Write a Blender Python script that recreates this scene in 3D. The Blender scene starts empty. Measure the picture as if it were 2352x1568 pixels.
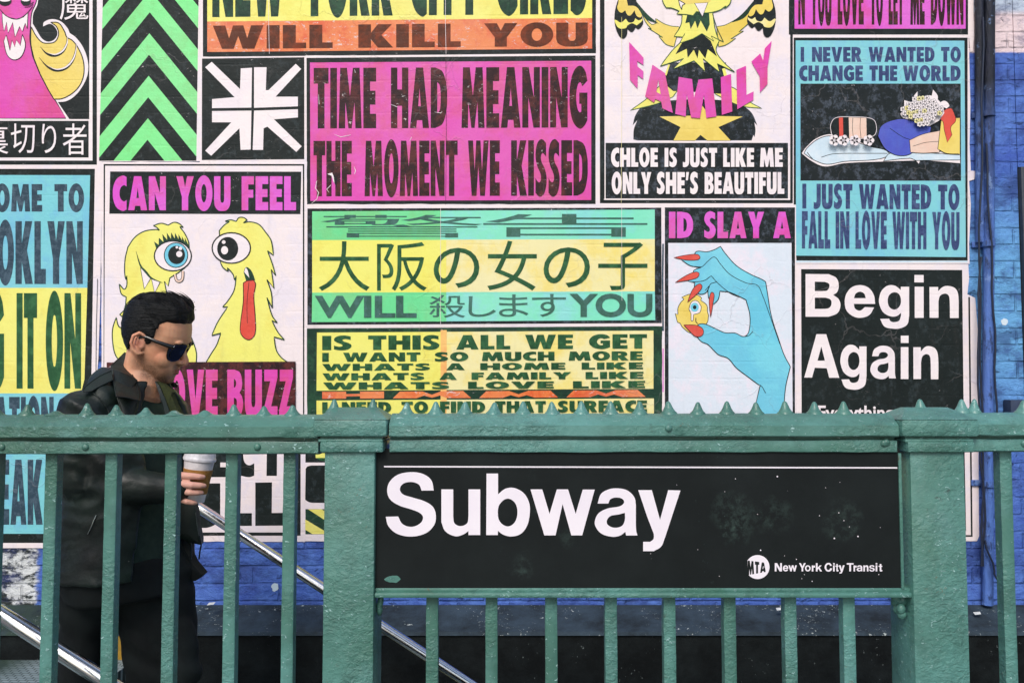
import bpy, bmesh, math, random
from mathutils import Vector, Matrix, noise
from mathutils.geometry import tessellate_polygon
from mathutils.bvhtree import BVHTree
R = math.radians
rnd = random.Random(7)
sc = bpy.context.scene
col = sc.collection
# ------------------------------------------------------------------ camera, sky, sun, exposure
F, PITCH, CZ = 1960.0, R(3.0), 1.12          # focal length in units of a 2352 px wide frame
cam = bpy.data.cameras.new('camera'); cam.sensor_width = 36; cam.lens = 36*F/2352
cam.clip_start = .05; cam.clip_end = 500
co = bpy.data.objects.new('camera', cam); col.objects.link(co)
co.location = (0, 0, CZ); co.rotation_euler = (R(90)+PITCH, 0, 0); sc.camera = co
wd = bpy.data.worlds.new('World'); sc.world = wd; wd.use_nodes = True
nt = wd.node_tree; bg = nt.nodes['Background']; sky = nt.nodes.new('ShaderNodeTexSky')
SUN_EL, SUN_AZ = R(44), R(196)
sky.sky_type = 'NISHITA'; sky.sun_disc = False; sky.sun_elevation = SUN_EL; sky.sun_rotation = SUN_AZ
sky.air_density = 1.0; sky.dust_density = 2.0
nt.links.new(sky.outputs[0], bg.inputs[0]); bg.inputs[1].default_value = .105
sl = bpy.data.lights.new('sun', 'SUN'); sl.energy = 1.5; sl.angle = R(24); sl.color = (1, .93, .88)
so = bpy.data.objects.new('sun', sl); col.objects.link(so)
so.rotation_euler = (Vector((math.sin(SUN_AZ)*math.cos(SUN_EL), math.cos(SUN_AZ)*math.cos(SUN_EL), math.sin(SUN_EL)))).to_track_quat('Z', 'Y').to_euler()
sc.view_settings.view_transform = 'Standard'; sc.view_settings.look = 'None'
sc.view_settings.exposure = 0.6; sc.view_settings.gamma = 1
try: sc.view_settings.use_curve_mapping = False
except Exception: pass

YF, YS, YM, YW = 1.95, 1.968, 2.55, 3.45       # railing, sign, man, wall distances
def W(dx, dy, Y):
    """the point of the vertical plane y=Y that a spot of the photo (2352 px wide) shows"""
    c, s = math.cos(PITCH), math.sin(PITCH); v = 784-dy
    d = Vector((dx-1176, F*c-v*s, F*s+v*c)); t = Y/d.y
    return Vector((d.x*t, Y, CZ+d.z*t))
def ray(dx, dy):
    return (W(dx, dy, 1)-Vector((0, 0, CZ))).normalized()
# ------------------------------------------------------------------ materials
def lin(c): return tuple((x/255/12.92 if x/255 <= .04045 else ((x/255+.055)/1.055)**2.4) for x in c)
def C(r, g, b, k=.92): return tuple(x*k for x in lin((r, g, b)))+(1,)
class N:
    def __init__(s, name):
        s.m = bpy.data.materials.new(name); s.m.use_nodes = True; s.t = s.m.node_tree
        s.b = s.t.nodes['Principled BSDF']; s.pos = s.n('ShaderNodeNewGeometry').outputs['Position']
    def n(s, t, **k):
        x = s.t.nodes.new(t)
        for a, v in k.items(): setattr(x, a, v)
        return x
    def l(s, a, b): s.t.links.new(a, b)
    def noise(s, scale, detail=4, rough=.6, vec=None, dist=0):
        x = s.n('ShaderNodeTexNoise'); x.inputs['Scale'].default_value = scale; x.inputs['Detail'].default_value = detail
        x.inputs['Roughness'].default_value = rough; x.inputs['Distortion'].default_value = dist
        s.l(vec or s.pos, x.inputs['Vector']); return x.outputs[0]
    def vec(s, sx, sy, sz):
        x = s.n('ShaderNodeVectorMath', operation='MULTIPLY'); s.l(s.pos, x.inputs[0]); x.inputs[1].default_value = (sx, sy, sz); return x.outputs[0]
    def ramp(s, v, a, b):
        x = s.n('ShaderNodeMapRange'); x.inputs[1].default_value = a; x.inputs[2].default_value = b; s.l(v, x.inputs[0]); return x.outputs[0]
    def mix(s, f, a, b):
        x = s.n('ShaderNodeMix', data_type='RGBA')
        for v, i in ((f, 0), (a, 6), (b, 7)):
            if hasattr(v, 'links'): s.l(v, x.inputs[i])
            else: x.inputs[i].default_value = v
        return x.outputs[2]
    def math(s, op, a, b=0.0):
        x = s.n('ShaderNodeMath', operation=op)
        for v, i in ((a, 0), (b, 1)):
            if hasattr(v, 'links'): s.l(v, x.inputs[i])
            else: x.inputs[i].default_value = v
        return x.outputs[0]
    def xyz(s):
        x = s.n('ShaderNodeSeparateXYZ'); s.l(s.pos, x.inputs[0]); return x.outputs
    def bump(s, h, st, dist):
        x = s.n('ShaderNodeBump'); x.inputs['Strength'].default_value = st; x.inputs['Distance'].default_value = dist
        s.l(h, x.inputs['Height']); s.l(x.outputs[0], s.b.inputs['Normal'])
    def fin(s, color, rough=.6, spec=.3, metal=0):
        if hasattr(color, 'links'): s.l(color, s.b.inputs['Base Color'])
        else: s.b.inputs['Base Color'].default_value = color
        if hasattr(rough, 'links'): s.l(rough, s.b.inputs['Roughness'])
        else: s.b.inputs['Roughness'].default_value = rough
        s.b.inputs['Specular IOR Level'].default_value = spec; s.b.inputs['Metallic'].default_value = metal
        return s.m
    def bricks(s, mortar=.005):
        p = s.xyz(); c = s.n('ShaderNodeCombineXYZ')
        wob = s.math('MULTIPLY', s.noise(6, 3), .012)
        s.l(s.math('ADD', p[0], wob), c.inputs[0]); s.l(s.math('ADD', p[2], wob), c.inputs[1])
        x = s.n('ShaderNodeTexBrick'); s.l(c.outputs[0], x.inputs['Vector']); x.inputs['Scale'].default_value = 1
        x.inputs['Brick Width'].default_value = .205; x.inputs['Row Height'].default_value = .068
        x.inputs['Mortar Size'].default_value = mortar; x.inputs['Mortar Smooth'].default_value = .6
        return x.outputs['Fac']
MATS = {}
# ink: colour, second colour, share of the second, mottling scale, share of paper-white flecks
INK = {
 'paper': ((247, 233, 232), (238, 228, 236), .5, 5, 0), 'paper_blue': ((222, 232, 242), (240, 232, 242), .5, 5, 0),
 'black': ((26, 33, 32), (48, 57, 59), .28, 22, .03), 'black_clean': ((27, 33, 33), (37, 45, 45), .4, 12, .012),
 'black_dusty': ((28, 34, 35), (78, 86, 97), .36, 30, .04), 'black_green': ((30, 56, 44), (44, 84, 58), .5, 14, .02),
 'plum': ((46, 28, 31), (98, 48, 46), .5, 16, .075), 'rust': ((84, 44, 28), (128, 58, 32), .5, 14, .02),
 'leaf': ((36, 78, 48), (60, 110, 70), .5, 16, 0), 'leaf_grey': ((58, 98, 84), (76, 116, 110), .5, 16, .02),
 'slate': ((50, 70, 84), (78, 98, 112), .5, 34, .02), 'indigo': ((52, 64, 104), (78, 96, 134), .5, 30, .02),
 'magenta': ((226, 66, 178), (220, 66, 140), .5, 4, .0), 'orchid': ((226, 84, 210), (222, 70, 168), .5, 5, 0),
 'yellow': ((244, 240, 116), (240, 228, 98), .5, 4, 0), 'straw': ((244, 234, 168), (246, 226, 122), .45, 4, 0),
 'lemon': ((244, 242, 150), (240, 238, 120), .5, 4, 0), 'gold': ((243, 216, 100), (236, 206, 84), .5, 6, 0),
 'orange': ((238, 132, 70), (226, 94, 46), .5, 7, .13), 'mint': ((110, 224, 150), (120, 214, 138), .5, 5, 0),
 'green': ((126, 240, 142), (124, 224, 128), .45, 12, 0), 'seafoam': ((126, 232, 194), (134, 222, 216), .5, 4, 0),
 'cyan': ((124, 208, 216), (116, 194, 220), .5, 5, 0), 'sky': ((104, 200, 226), (116, 214, 232), .5, 5, 0),
 'amber': ((250, 196, 110), (246, 170, 96), .5, 6, 0), 'red': ((226, 70, 50), (214, 60, 44), .5, 9, 0), 'peach': ((240, 202, 180), (240, 212, 192), .5, 9, 0),
 'royal': ((64, 76, 190), (70, 90, 196), .5, 9, 0), 'ice': ((206, 228, 240), (222, 236, 244), .5, 9, 0), 'white': ((249, 238, 237), (244, 232, 236), .5, 6, 0),
}
def ink(k):
    if k in MATS: return MATS[k]
    a, b, am, scl, fl = INK[k]; m = N('ink_'+k); lum = sum(a)/3; dark = lum < 110
    mot = m.math('ADD', m.math('MULTIPLY', m.noise(scl, 6, .7), .65), m.math('MULTIPLY', m.noise(scl*3.4, 4, .7, m.vec(1, 1, .7)), .35))
    c = m.mix(m.ramp(mot, .58-am*.22, .66-am*.16), C(*a), C(*b))
    soft = m.ramp(m.noise(1.9, 4, .62), .36, .66)                      # uneven print and weathering
    c = m.mix(m.math('MULTIPLY', soft, .30 if dark else .22), c, C(*([x*1.25+16 for x in a] if dark else [x+(238-x)*.55 for x in a])))
    if fl:
        fk = m.math('MULTIPLY', m.ramp(m.noise(48, 8, .78, m.vec(.75, 1, 1.5), .5), .66-fl*.6, .69-fl*.6), m.ramp(m.noise(3.6, 3), .50-fl, .57-fl))
        c = m.mix(m.math('MULTIPLY', fk, .8), c, C(226, 216, 216))
    vo = m.n('ShaderNodeTexVoronoi', feature='DISTANCE_TO_EDGE'); vo.inputs['Scale'].default_value = 3.6
    wv = m.n('ShaderNodeVectorMath', operation='ADD'); nv = m.n('ShaderNodeTexNoise'); nv.inputs['Scale'].default_value = 7; nv.inputs['Detail'].default_value = 5; m.l(m.pos, nv.inputs['Vector'])
    sc_ = m.n('ShaderNodeVectorMath', operation='SCALE'); m.l(nv.outputs['Color'], sc_.inputs[0]); sc_.inputs['Scale'].default_value = .22; m.l(m.vec(1, .05, 1.25), wv.inputs[0]); m.l(sc_.outputs[0], wv.inputs[1]); m.l(wv.outputs[0], vo.inputs['Vector'])
    cr = m.math('MULTIPLY', m.ramp(vo.outputs['Distance'], .013, .002), m.ramp(m.noise(2.7, 3), .50, .62))    # paste creases
    c = m.mix(m.math('MULTIPLY', cr, .09 if dark else .18), c, C(214, 204, 204) if dark else C(140, 126, 128))
    drip = m.math('MULTIPLY', m.ramp(m.noise(9, 5, .65, m.vec(2.6, 1, .22)), .54, .74), m.ramp(m.noise(13, 6, .75), .40, .66))
    c = m.mix(m.math('MULTIPLY', drip, .10 if dark else .17), c, C(112, 104, 100))
    h = m.math('ADD', m.math('MULTIPLY', m.math('MULTIPLY', m.bricks(), m.ramp(m.noise(4, 3), .42, .7)), -.16), m.math('ADD', m.math('MULTIPLY', m.noise(13, 5, .6), .75), m.math('MULTIPLY', m.noise(90, 5, .65), .25)))
    m.bump(m.math('ADD', h, m.math('MULTIPLY', cr, .22)), .6, .006)
    MATS[k] = m.fin(c, m.ramp(m.noise(9, 3), -.2, 1.4), .14 if dark else .26); return MATS[k]
def paint_green():
    if 'rail' in MATS: return MATS['rail']
    m = N('railing_green_paint')
    c = m.mix(m.ramp(m.noise(1.5, 4, .6), .34, .66), C(60, 108, 90), C(92, 148, 140))
    c = m.mix(m.math('MULTIPLY', m.ramp(m.noise(15, 6, .72), .46, .70), .6), c, C(52, 92, 82))
    c = m.mix(m.math('MULTIPLY', m.ramp(m.noise(7, 4, .6), .55, .75), .4), c, C(112, 164, 160))
    fl = m.math('MULTIPLY', m.ramp(m.noise(105, 3, .6, m.vec(.8, 1, 1.25), .7), .635, .67), m.ramp(m.noise(9, 4, .7), .44, .60))     # paint chips, plus sky highlights on ridges coloured in as pale flecks
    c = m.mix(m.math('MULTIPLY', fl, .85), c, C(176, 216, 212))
    drt = m.math('MULTIPLY', m.ramp(m.noise(30, 8, .8, m.vec(.7, 1, 1.3)), .60, .66), m.ramp(m.noise(3.4, 3), .50, .62))
    c = m.mix(m.math('MULTIPLY', drt, .85), c, C(32, 42, 34))
    rust = m.math('MULTIPLY', m.ramp(m.noise(46, 6, .75), .61, .65), m.ramp(m.noise(5.5, 2), .60, .66)); c = m.mix(m.math('MULTIPLY', rust, .6), c, C(104, 84, 56))
    pat = m.math('ADD', m.math('MULTIPLY', m.ramp(m.noise(4.2, 4, .6), .42, .62), .85), .12)                       # thick crinkled coats here, smooth paint there
    h = m.math('ADD', m.math('MULTIPLY', m.noise(11, 3, .5), .7), m.math('ADD', m.math('MULTIPLY', m.math('MULTIPLY', m.ramp(m.noise(75, 4, .6, m.vec(.85, 1, 1.2), .5), .35, .75), pat), .8), m.math('MULTIPLY', fl, .6)))
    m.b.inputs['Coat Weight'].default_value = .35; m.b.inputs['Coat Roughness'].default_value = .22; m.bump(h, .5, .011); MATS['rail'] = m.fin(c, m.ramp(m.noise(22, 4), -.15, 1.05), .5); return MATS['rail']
def plain(k, rgb, rough=.5, spec=.4, metal=0, alt=None, scl=40, bstr=0, bscl=60):
    if k in MATS: return MATS[k]
    m = N(k); c = m.mix(m.ramp(m.noise(scl, 5, .65), .35, .7), C(*rgb), C(*(alt or [x*.82 for x in rgb])))
    if bstr: m.bump(m.noise(bscl, 5, .65), bstr, .006)
    MATS[k] = m.fin(c, rough, spec, metal); return MATS[k]
# ------------------------------------------------------------------ objects
def setp(o, label=None, cat=None, group=None, kind=None):
    for k, v in (('label', label), ('category', cat), ('group', group), ('kind', kind)):
        if v: o[k] = v
    return o
def link(name, me, parent=None):
    o = bpy.data.objects.new(name, me); col.objects.link(o)
    if parent:
        o.parent = parent; o.matrix_parent_inverse = Matrix.Translation(-parent.location)
    return o
def empty(name, loc, label, cat, group=None):
    o = bpy.data.objects.new(name, None); col.objects.link(o); o.location = loc; o.empty_display_size = .1
    return setp(o, label, cat, group)
class MB:
    def __init__(s): s.v, s.f, s.mi, s.ms = [], [], [], []
    def mat(s, m):
        if m not in s.ms: s.ms.append(m)
        return s.ms.index(m)
    def add(s, vs, fs, m):
        o = len(s.v); i = s.mat(m); s.v += [tuple(v) for v in vs]
        for f in fs: s.f.append(tuple(o+k for k in f)); s.mi.append(i)
    def box(s, a, b, m, bev=0):
        if bev:
            bm = bmesh.new(); bmesh.ops.create_cube(bm, size=1)
            for v in bm.verts: v.co = Vector([(a[i]+b[i])/2+v.co[i]*(b[i]-a[i]) for i in range(3)])
            bmesh.ops.bevel(bm, geom=bm.edges[:], offset=bev, segments=2, affect='EDGES', profile=.5)
            bm.verts.index_update(); s.add([v.co for v in bm.verts], [[v.index for v in f.verts] for f in bm.faces], m); bm.free(); return
        (x0, y0, z0), (x1, y1, z1) = a, b
        s.add([(x0,y0,z0),(x1,y0,z0),(x1,y1,z0),(x0,y1,z0),(x0,y0,z1),(x1,y0,z1),(x1,y1,z1),(x0,y1,z1)],
              [(0,3,2,1),(4,5,6,7),(0,1,5,4),(1,2,6,5),(2,3,7,6),(3,0,4,7)], m)
    def tube(s, pts, rad, m, n=12, caps=True, ell=None):
        pts = [Vector(p) for p in pts]; rs = rad if isinstance(rad, (list, tuple)) else [rad]*len(pts); vs, fs = [], []
        up = Vector((0, 0, 1)); d0 = (pts[-1]-pts[0]).normalized()
        if abs(d0.z) > .9: up = Vector((0, 1, 0))
        for i, p in enumerate(pts):
            d = (pts[min(i+1, len(pts)-1)]-pts[max(i-1, 0)]).normalized()
            a = d.cross(up).normalized(); b = a.cross(d).normalized()
            for k in range(n):
                t = 2*math.pi*k/n; vs.append(p+(a*math.cos(t)*(ell or 1)+b*math.sin(t))*rs[i])
        for i in range(len(pts)-1):
            for k in range(n): fs.append((i*n+k, i*n+(k+1) % n, (i+1)*n+(k+1) % n, (i+1)*n+k))
        if caps: fs.append(tuple(range(n-1, -1, -1))); fs.append(tuple(range((len(pts)-1)*n, len(pts)*n)))
        s.add(vs, fs, m)
    def capsule(s, pts, rs, m, n=14):
        """a tube with rounded ends"""
        pts = [Vector(p) for p in pts]; d0 = (pts[0]-pts[1]).normalized(); d1 = (pts[-1]-pts[-2]).normalized(); P, Q = [], []
        for a in (.98, .8, .5): P.append(pts[0]+d0*rs[0]*a); Q.append(rs[0]*math.sqrt(1-a*a))
        P += pts; Q += list(rs)
        for a in (.5, .8, .98): P.append(pts[-1]+d1*rs[-1]*a); Q.append(rs[-1]*math.sqrt(1-a*a))
        s.tube(P, Q, m, n)
    def ell(s, c, r, m, rot=None, nu=20, nv=12):
        vs, fs = [], []; c = Vector(c)
        for j in range(nv+1):
            b = math.pi*j/nv
            for i in range(nu):
                a = 2*math.pi*i/nu; v = Vector((r[0]*math.sin(b)*math.cos(a), r[1]*math.sin(b)*math.sin(a), r[2]*math.cos(b)))
                vs.append(c+(rot @ v if rot else v))
        for j in range(nv):
            for i in range(nu): fs.append((j*nu+i, (j+1)*nu+i, (j+1)*nu+(i+1) % nu, j*nu+(i+1) % nu))
        s.add(vs, fs, m)
    def lathe(s, prof, m, M=None, n=32):
        vs, fs = [], []
        for r, z in prof:
            for i in range(n):
                a = 2*math.pi*i/n; v = Vector((r*math.cos(a), r*math.sin(a), z)); vs.append(M @ v if M else v)
        for j in range(len(prof)-1):
            for i in range(n): fs.append((j*n+i, j*n+(i+1) % n, (j+1)*n+(i+1) % n, (j+1)*n+i))
        s.add(vs, fs, m)
    def grid(s, rows, m, closed=False):
        n = len(rows[0]); vs = [p for r in rows for p in r]; fs = []
        for j in range(len(rows)-1):
            for i in range(n if closed else n-1): fs.append((j*n+i, j*n+(i+1) % n, (j+1)*n+(i+1) % n, (j+1)*n+i))
        s.add(vs, fs, m)
    def build(s, name, parent=None, smooth=0, clean=True):
        me = bpy.data.meshes.new(name); me.from_pydata(s.v, [], s.f)
        for m in s.ms: me.materials.append(m)
        me.polygons.foreach_set('material_index', s.mi)
        if clean:
            bm = bmesh.new(); bm.from_mesh(me); bmesh.ops.remove_doubles(bm, verts=bm.verts, dist=1e-6); bmesh.ops.recalc_face_normals(bm, faces=bm.faces); bm.to_mesh(me); bm.free()
        if smooth:
            me.polygons.foreach_set('use_smooth', [True]*len(me.polygons))
            if smooth < 180:
                try: me.set_sharp_from_angle(angle=R(smooth))
                except Exception: pass
        me.update(); return link(name, me, parent)
def melt(mb, name, voxel, m, parent=None, it=4, fac=.5, disp=None):
    """fuse the overlapping shapes of mb into one continuous smooth surface"""
    o = mb.build(name+'_raw', clean=False)
    md = o.modifiers.new('r', 'REMESH'); md.mode = 'VOXEL'; md.voxel_size = voxel
    sm = o.modifiers.new('s', 'SMOOTH'); sm.iterations = it; sm.factor = fac
    dg = bpy.context.evaluated_depsgraph_get(); dg.update()
    me = bpy.data.meshes.new_from_object(o.evaluated_get(dg)); old = o.data
    bpy.data.objects.remove(o); bpy.data.meshes.remove(old)
    me.name = name; me.materials.clear(); me.materials.append(m)
    if disp:
        ns = [v.normal.copy() for v in me.vertices]
        for v, n in zip(me.vertices, ns): v.co += n*disp(v.co)
    me.polygons.foreach_set('use_smooth', [True]*len(me.polygons)); me.update()
    return link(name, me, parent)
# ------------------------------------------------------------------ drawing on flat sheets (posters, the sign)
def smooth(pts, closed=True, sub=6):
    """corner points are (x,y); points with a third value are passed through smoothly"""
    n = len(pts); out = []
    if all(len(p) == 2 for p in pts): return [Vector(p) for p in pts]
    P = [Vector(p[:2]) for p in pts]; S = [len(p) > 2 for p in pts]
    for i in range(n if closed else n-1):
        j = (i+1) % n; a, b = P[i], P[j]; L = (b-a).length
        if not (S[i] or S[j]): out.append(a); continue
        def tan(k):
            if not closed and k in (0, n-1): return b-a
            v = P[(k+1) % n]-P[k-1]
            return v.normalized()*L if S[k] and v.length > 1e-6 else (b-a)
        ta, tb = tan(i), tan(j)
        for q in range(sub):
            t = q/sub; t2, t3 = t*t, t*t*t
            out.append(a*(2*t3-3*t2+1)+ta*(t3-2*t2+t)+b*(-2*t3+3*t2)+tb*(t3-t2))
    if not closed: out.append(P[-1])
    return out
def clip(poly, win):
    def side(p, a, b): return (b[0]-a[0])*(p[1]-a[1])-(b[1]-a[1])*(p[0]-a[0])
    for i in range(len(win)):
        a, b = win[i], win[(i+1) % len(win)]; res = []
        for k in range(len(poly)):
            p, q = poly[k-1], poly[k]; sp, sq = side(p, a, b), side(q, a, b)
            if (sp >= 0) != (sq >= 0): t = sp/(sp-sq); res.append(Vector(p)+(Vector(q)-Vector(p))*t)
            if sq >= 0: res.append(Vector(q))
        poly = res
        if not poly: return []
    return poly
def T(i, j, pts):          # coordinates read off an enlarged ninth of the photograph
    return [(588*i+p[0]/4, (0, 392.2, 784.4, 1176)[j]+p[1]/4)+tuple(p[2:]) for p in pts]
def Z(ox, oy, k, pts): return [(ox+p[0]*k, oy+p[1]*k)+tuple(p[2:]) for p in pts]
def ell2(cx, cy, rx, ry, n=28): return [(cx+rx*math.cos(2*math.pi*i/n), cy+ry*math.sin(2*math.pi*i/n)) for i in range(n)]
GLY = {
 'I': (.2, [[(0,0),(.2,0),(.2,1),(0,1)]]), 'L': (.36, [[(0,0),(.36,0),(.36,.24),(.2,.24),(.2,1),(0,1)]]),
 'T': (.44, [[(.12,0),(.32,0),(.32,.74),(.44,.74),(.44,1),(0,1),(0,.74),(.12,.74)]]),
 'E': (.38, [[(0,0),(.38,0),(.38,.24),(.2,.24),(.2,.39),(.36,.39),(.36,.62),(.2,.62),(.2,.77),(.38,.77),(.38,1),(0,1)]]),
 'F': (.37, [[(0,0),(.2,0),(.2,.37),(.35,.37),(.35,.6),(.2,.6),(.2,.76),(.37,.76),(.37,1),(0,1)]]),
 'H': (.53, [[(0,0),(.195,0),(.195,.37),(.335,.37),(.335,0),(.53,0),(.53,1),(.335,1),(.335,.64),(.195,.64),(.195,1),(0,1)]]),
 'A': (.58, [[(0,0),(.19,0),(.212,.13),(.368,.13),(.39,0),(.58,0),(.40,1),(.18,1)], [(.25,.36),(.33,.36),(.29,.66)]]),
 'M': (.68, [[(0,0),(.19,0),(.2,.43),(.29,0),(.385,0),(.47,.43),(.495,0),(.68,0),(.62,1),(.42,1),(.335,.53),(.245,1),(.045,1)]]),
 'N': (.52, [[(0,0),(.18,0),(.18,.5),(.33,0),(.52,0),(.52,1),(.34,1),(.34,.5),(.19,1),(0,1)]]),
 'D': (.5, [[(0,0),(.14,0),(.36,.07,1),(.48,.3,1),(.5,.5,1),(.48,.7,1),(.36,.93,1),(.14,1),(0,1)], [(.2,.24),(.27,.29,1),(.3,.4,1),(.305,.5,1),(.3,.6,1),(.27,.71,1),(.2,.76)]]),
 'O': (.54, [[(x,y,1) for x, y in ell2(.27,.5,.27,.525,16)], [(x,y,1) for x, y in ell2(.27,.5,.085,.27,12)]]),
 'C': (.42, [[(.42,.02),(.3,-.02,1),(.12,.08,1),(.02,.3,1),(0,.5,1),(.02,.7,1),(.12,.92,1),(.3,1.02,1),(.42,.98),(.42,.7),(.34,.74,1),(.24,.66,1),(.205,.5,1),(.24,.34,1),(.34,.26,1),(.42,.3)]]),
 'G': (.54, [[(.53,.575),(.29,.575),(.29,.39),(.35,.39),(.35,.26),(.3,.25,1),(.235,.32,1),(.2,.5,1),(.235,.68,1),(.31,.745,1),(.38,.68),(.53,.77),(.46,.94,1),(.3,1.02,1),(.12,.92,1),(.02,.7,1),(0,.5,1),(.02,.3,1),(.12,.08,1),(.3,-.02,1),(.43,.02,1),(.53,.12)]]),
 'S': (.41, [[(.38,.95),(.22,1.02,1),(.07,.94,1),(.01,.72,1),(.07,.54,1),(.18,.4,1),(.2,.3,1),(.15,.24,1),(.08,.26,1),(.01,.32),(.01,.05),(.17,-.02,1),(.33,.06,1),(.4,.3,1),(.34,.48,1),(.23,.6,1),(.2,.7,1),(.25,.77,1),(.31,.75,1),(.38,.7)]]),
 'U': (.52, [[(0,1),(0,.3),(.03,.12,1),(.13,0,1),(.26,-.02,1),(.39,0,1),(.49,.12,1),(.52,.3),(.52,1),(.32,1),(.32,.32),(.3,.24,1),(.26,.22,1),(.22,.24,1),(.2,.32),(.2,1)]]),
 'J': (.34, [[(.14,1),(.14,.34),(.12,.25,1),(.06,.24,1),(0,.27),(0,0),(.1,-.02,1),(.24,.03,1),(.32,.14,1),(.34,.32),(.34,1)]]),
 'R': (.52, [[(0,0),(.2,0),(.2,.36),(.3,0),(.52,0),(.385,.44),(.46,.55,1),(.48,.72,1),(.42,.93,1),(.25,1),(0,1)], [(.2,.57),(.27,.61,1),(.29,.68,1),(.27,.76,1),(.2,.79)]]),
 'B': (.48, [[(0,0),(.24,0),(.4,.06,1),(.48,.28,1),(.44,.45,1),(.37,.52),(.43,.6,1),(.45,.74,1),(.38,.94,1),(.22,1),(0,1)], [(.2,.2),(.27,.23,1),(.29,.31,1),(.27,.39,1),(.2,.42)], [(.2,.62),(.25,.65,1),(.27,.71,1),(.25,.78,1),(.2,.81)]]),
 'K': (.55, [[(0,0),(.2,0),(.2,.36),(.31,0),(.55,0),(.365,.54),(.53,1),(.31,1),(.2,.64),(.2,1),(0,1)]]),
 'W': (.78, [[(0,1),(.19,1),(.25,.45),(.31,1),(.47,1),(.53,.45),(.59,1),(.78,1),(.64,0),(.46,0),(.39,.55),(.32,0),(.14,0)]]),
 'V': (.56, [[(0,1),(.2,1),(.28,.38),(.36,1),(.56,1),(.38,0),(.18,0)]]),
 'Y': (.55, [[(0,1),(.21,1),(.275,.68),(.34,1),(.55,1),(.375,.4),(.375,0),(.175,0),(.175,.4)]]),
 'Z': (.42, [[(0,0),(.42,0),(.42,.24),(.23,.24),(.42,.84),(.42,1),(.02,1),(.02,.76),(.2,.76),(0,.16)]]),
 "'": (.16, [[(.0,.62),(.1,.62),(.16,1),(.02,1)]]),
}
def typeset(body, offset=0):
    """outline fill of a word in Blender's own built-in typeface, as vertices and faces"""
    c = bpy.data.curves.new('w', 'FONT'); c.body = body; c.offset = offset; c.resolution_u = 5
    o = bpy.data.objects.new('w', c); col.objects.link(o)
    dg = bpy.context.evaluated_depsgraph_get(); dg.update(); me = bpy.data.meshes.new_from_object(o.evaluated_get(dg))
    v = [tuple(x.co[:2]) for x in me.vertices]; f = [tuple(p.vertices) for p in me.polygons]
    bpy.data.objects.remove(o); bpy.data.curves.remove(c); bpy.data.meshes.remove(me); return v, f
class Sheet:
    STEP = .00012
    def __init__(s, Y, base): s.mb = MB(); s.y = Y-base; s.k = 0
    def tris(s, vs, fs, mat, lift=True):
        if lift: s.k += 1
        Y = s.y-s.k*s.STEP; s.mb.add([W(v[0], v[1], Y) for v in vs], fs, ink(mat) if isinstance(mat, str) else mat)
    def poly(s, pts, mat, holes=(), lift=True, win=None):
        loops = [smooth(pts)]+[smooth(h) for h in holes]
        if win: loops = [clip(loops[0], win)]
        if len(loops[0]) < 3: return
        flat = [v for L in loops for v in L]
        fs = tessellate_polygon([[Vector((p[0], p[1], 0)) for p in L] for L in loops]); s.tris(flat, fs, mat, lift)
    def rect(s, x0, y0, x1, y1, mat, m=0, lift=True):     # m: slope of the horizontals
        s.poly([(x0, y0), (x1, y0+m*(x1-x0)), (x1, y1+m*(x1-x0)), (x0, y1)], mat, lift=lift)
    def sheet(s, x0, y0, x1, y1, mat='paper', jit=.8):    # paper with uneven cut and torn edges
        P = []
        for (a, b), (c, d) in (((x0,y0),(x1,y0)), ((x1,y0),(x1,y1)), ((x1,y1),(x0,y1)), ((x0,y1),(x0,y0))):
            n = max(2, int(max(abs(c-a), abs(d-b))/22))
            for i in range(n): P.append((a+(c-a)*i/n+rnd.uniform(-jit, jit), b+(d-b)*i/n+rnd.uniform(-jit, jit)))
        s.poly(P, mat)
    def line(s, pts, w, mat, closed=False, taper=False):
        P = smooth(pts, closed); n = len(P); L, Rr = [], []
        for i, p in enumerate(P):
            a = P[i-1] if (closed or i) else p; b = P[(i+1) % n] if (closed or i < n-1) else p
            d = Vector(b)-Vector(a)
            if d.length < 1e-6: d = Vector((1, 0))
            d.normalize(); q = Vector((-d.y, d.x))*w/2
            if taper: q *= max(.15, math.sin(math.pi*(i+.3)/n))
            L.append(Vector(p)+q); Rr.append(Vector(p)-q)
        s.tris(L+Rr, [(i, (i+1) % n, n+(i+1) % n, n+i) for i in range(n if closed else n-1)], mat)
    def shape(s, pts, fill, w=0, edge='black_clean'):
        s.poly(pts, fill)
        if w: s.line(pts, w, edge, True)
    def word(s, t, x0, x1, yt, yb, mat, m=0, gap=.05):
        tot = sum(GLY[c][0] for c in t)+gap*(len(t)-1); k = (x1-x0)/tot; x = 0; s.k += 1
        for c in t:
            w, loops = GLY[c]
            q = [[((x0+(x+p[0])*k), yb+(yt-yb)*p[1]+m*(x+p[0])*k)+tuple(p[2:]) for p in L] for L in loops]
            s.poly(q[0], mat, q[1:], lift=False); x += w+gap
    def words(s, lst, yt, yb, mat, m=0, x_ref=None, gap=.05):
        x_ref = lst[0][1] if x_ref is None else x_ref
        for t, a, b in lst: s.word(t, a, b, yt+m*(a-x_ref), yb+m*(a-x_ref), mat, m, gap)
    def font(s, t, x0, x1, yt, yb, mat, offset=0):
        v, f = typeset(t, offset); a, b = min(p[0] for p in v), max(p[0] for p in v); c, d = min(p[1] for p in v), max(p[1] for p in v)
        s.tris([(x0+(p[0]-a)/(b-a)*(x1-x0), yb+(p[1]-c)/(d-c)*(yt-yb)) for p in v], f, mat)
    def build(s, name, label, cat='poster', group=None):
        me = s.mb.build(name, clean=False); me.data.update(); return setp(me, label, cat, group)
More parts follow.
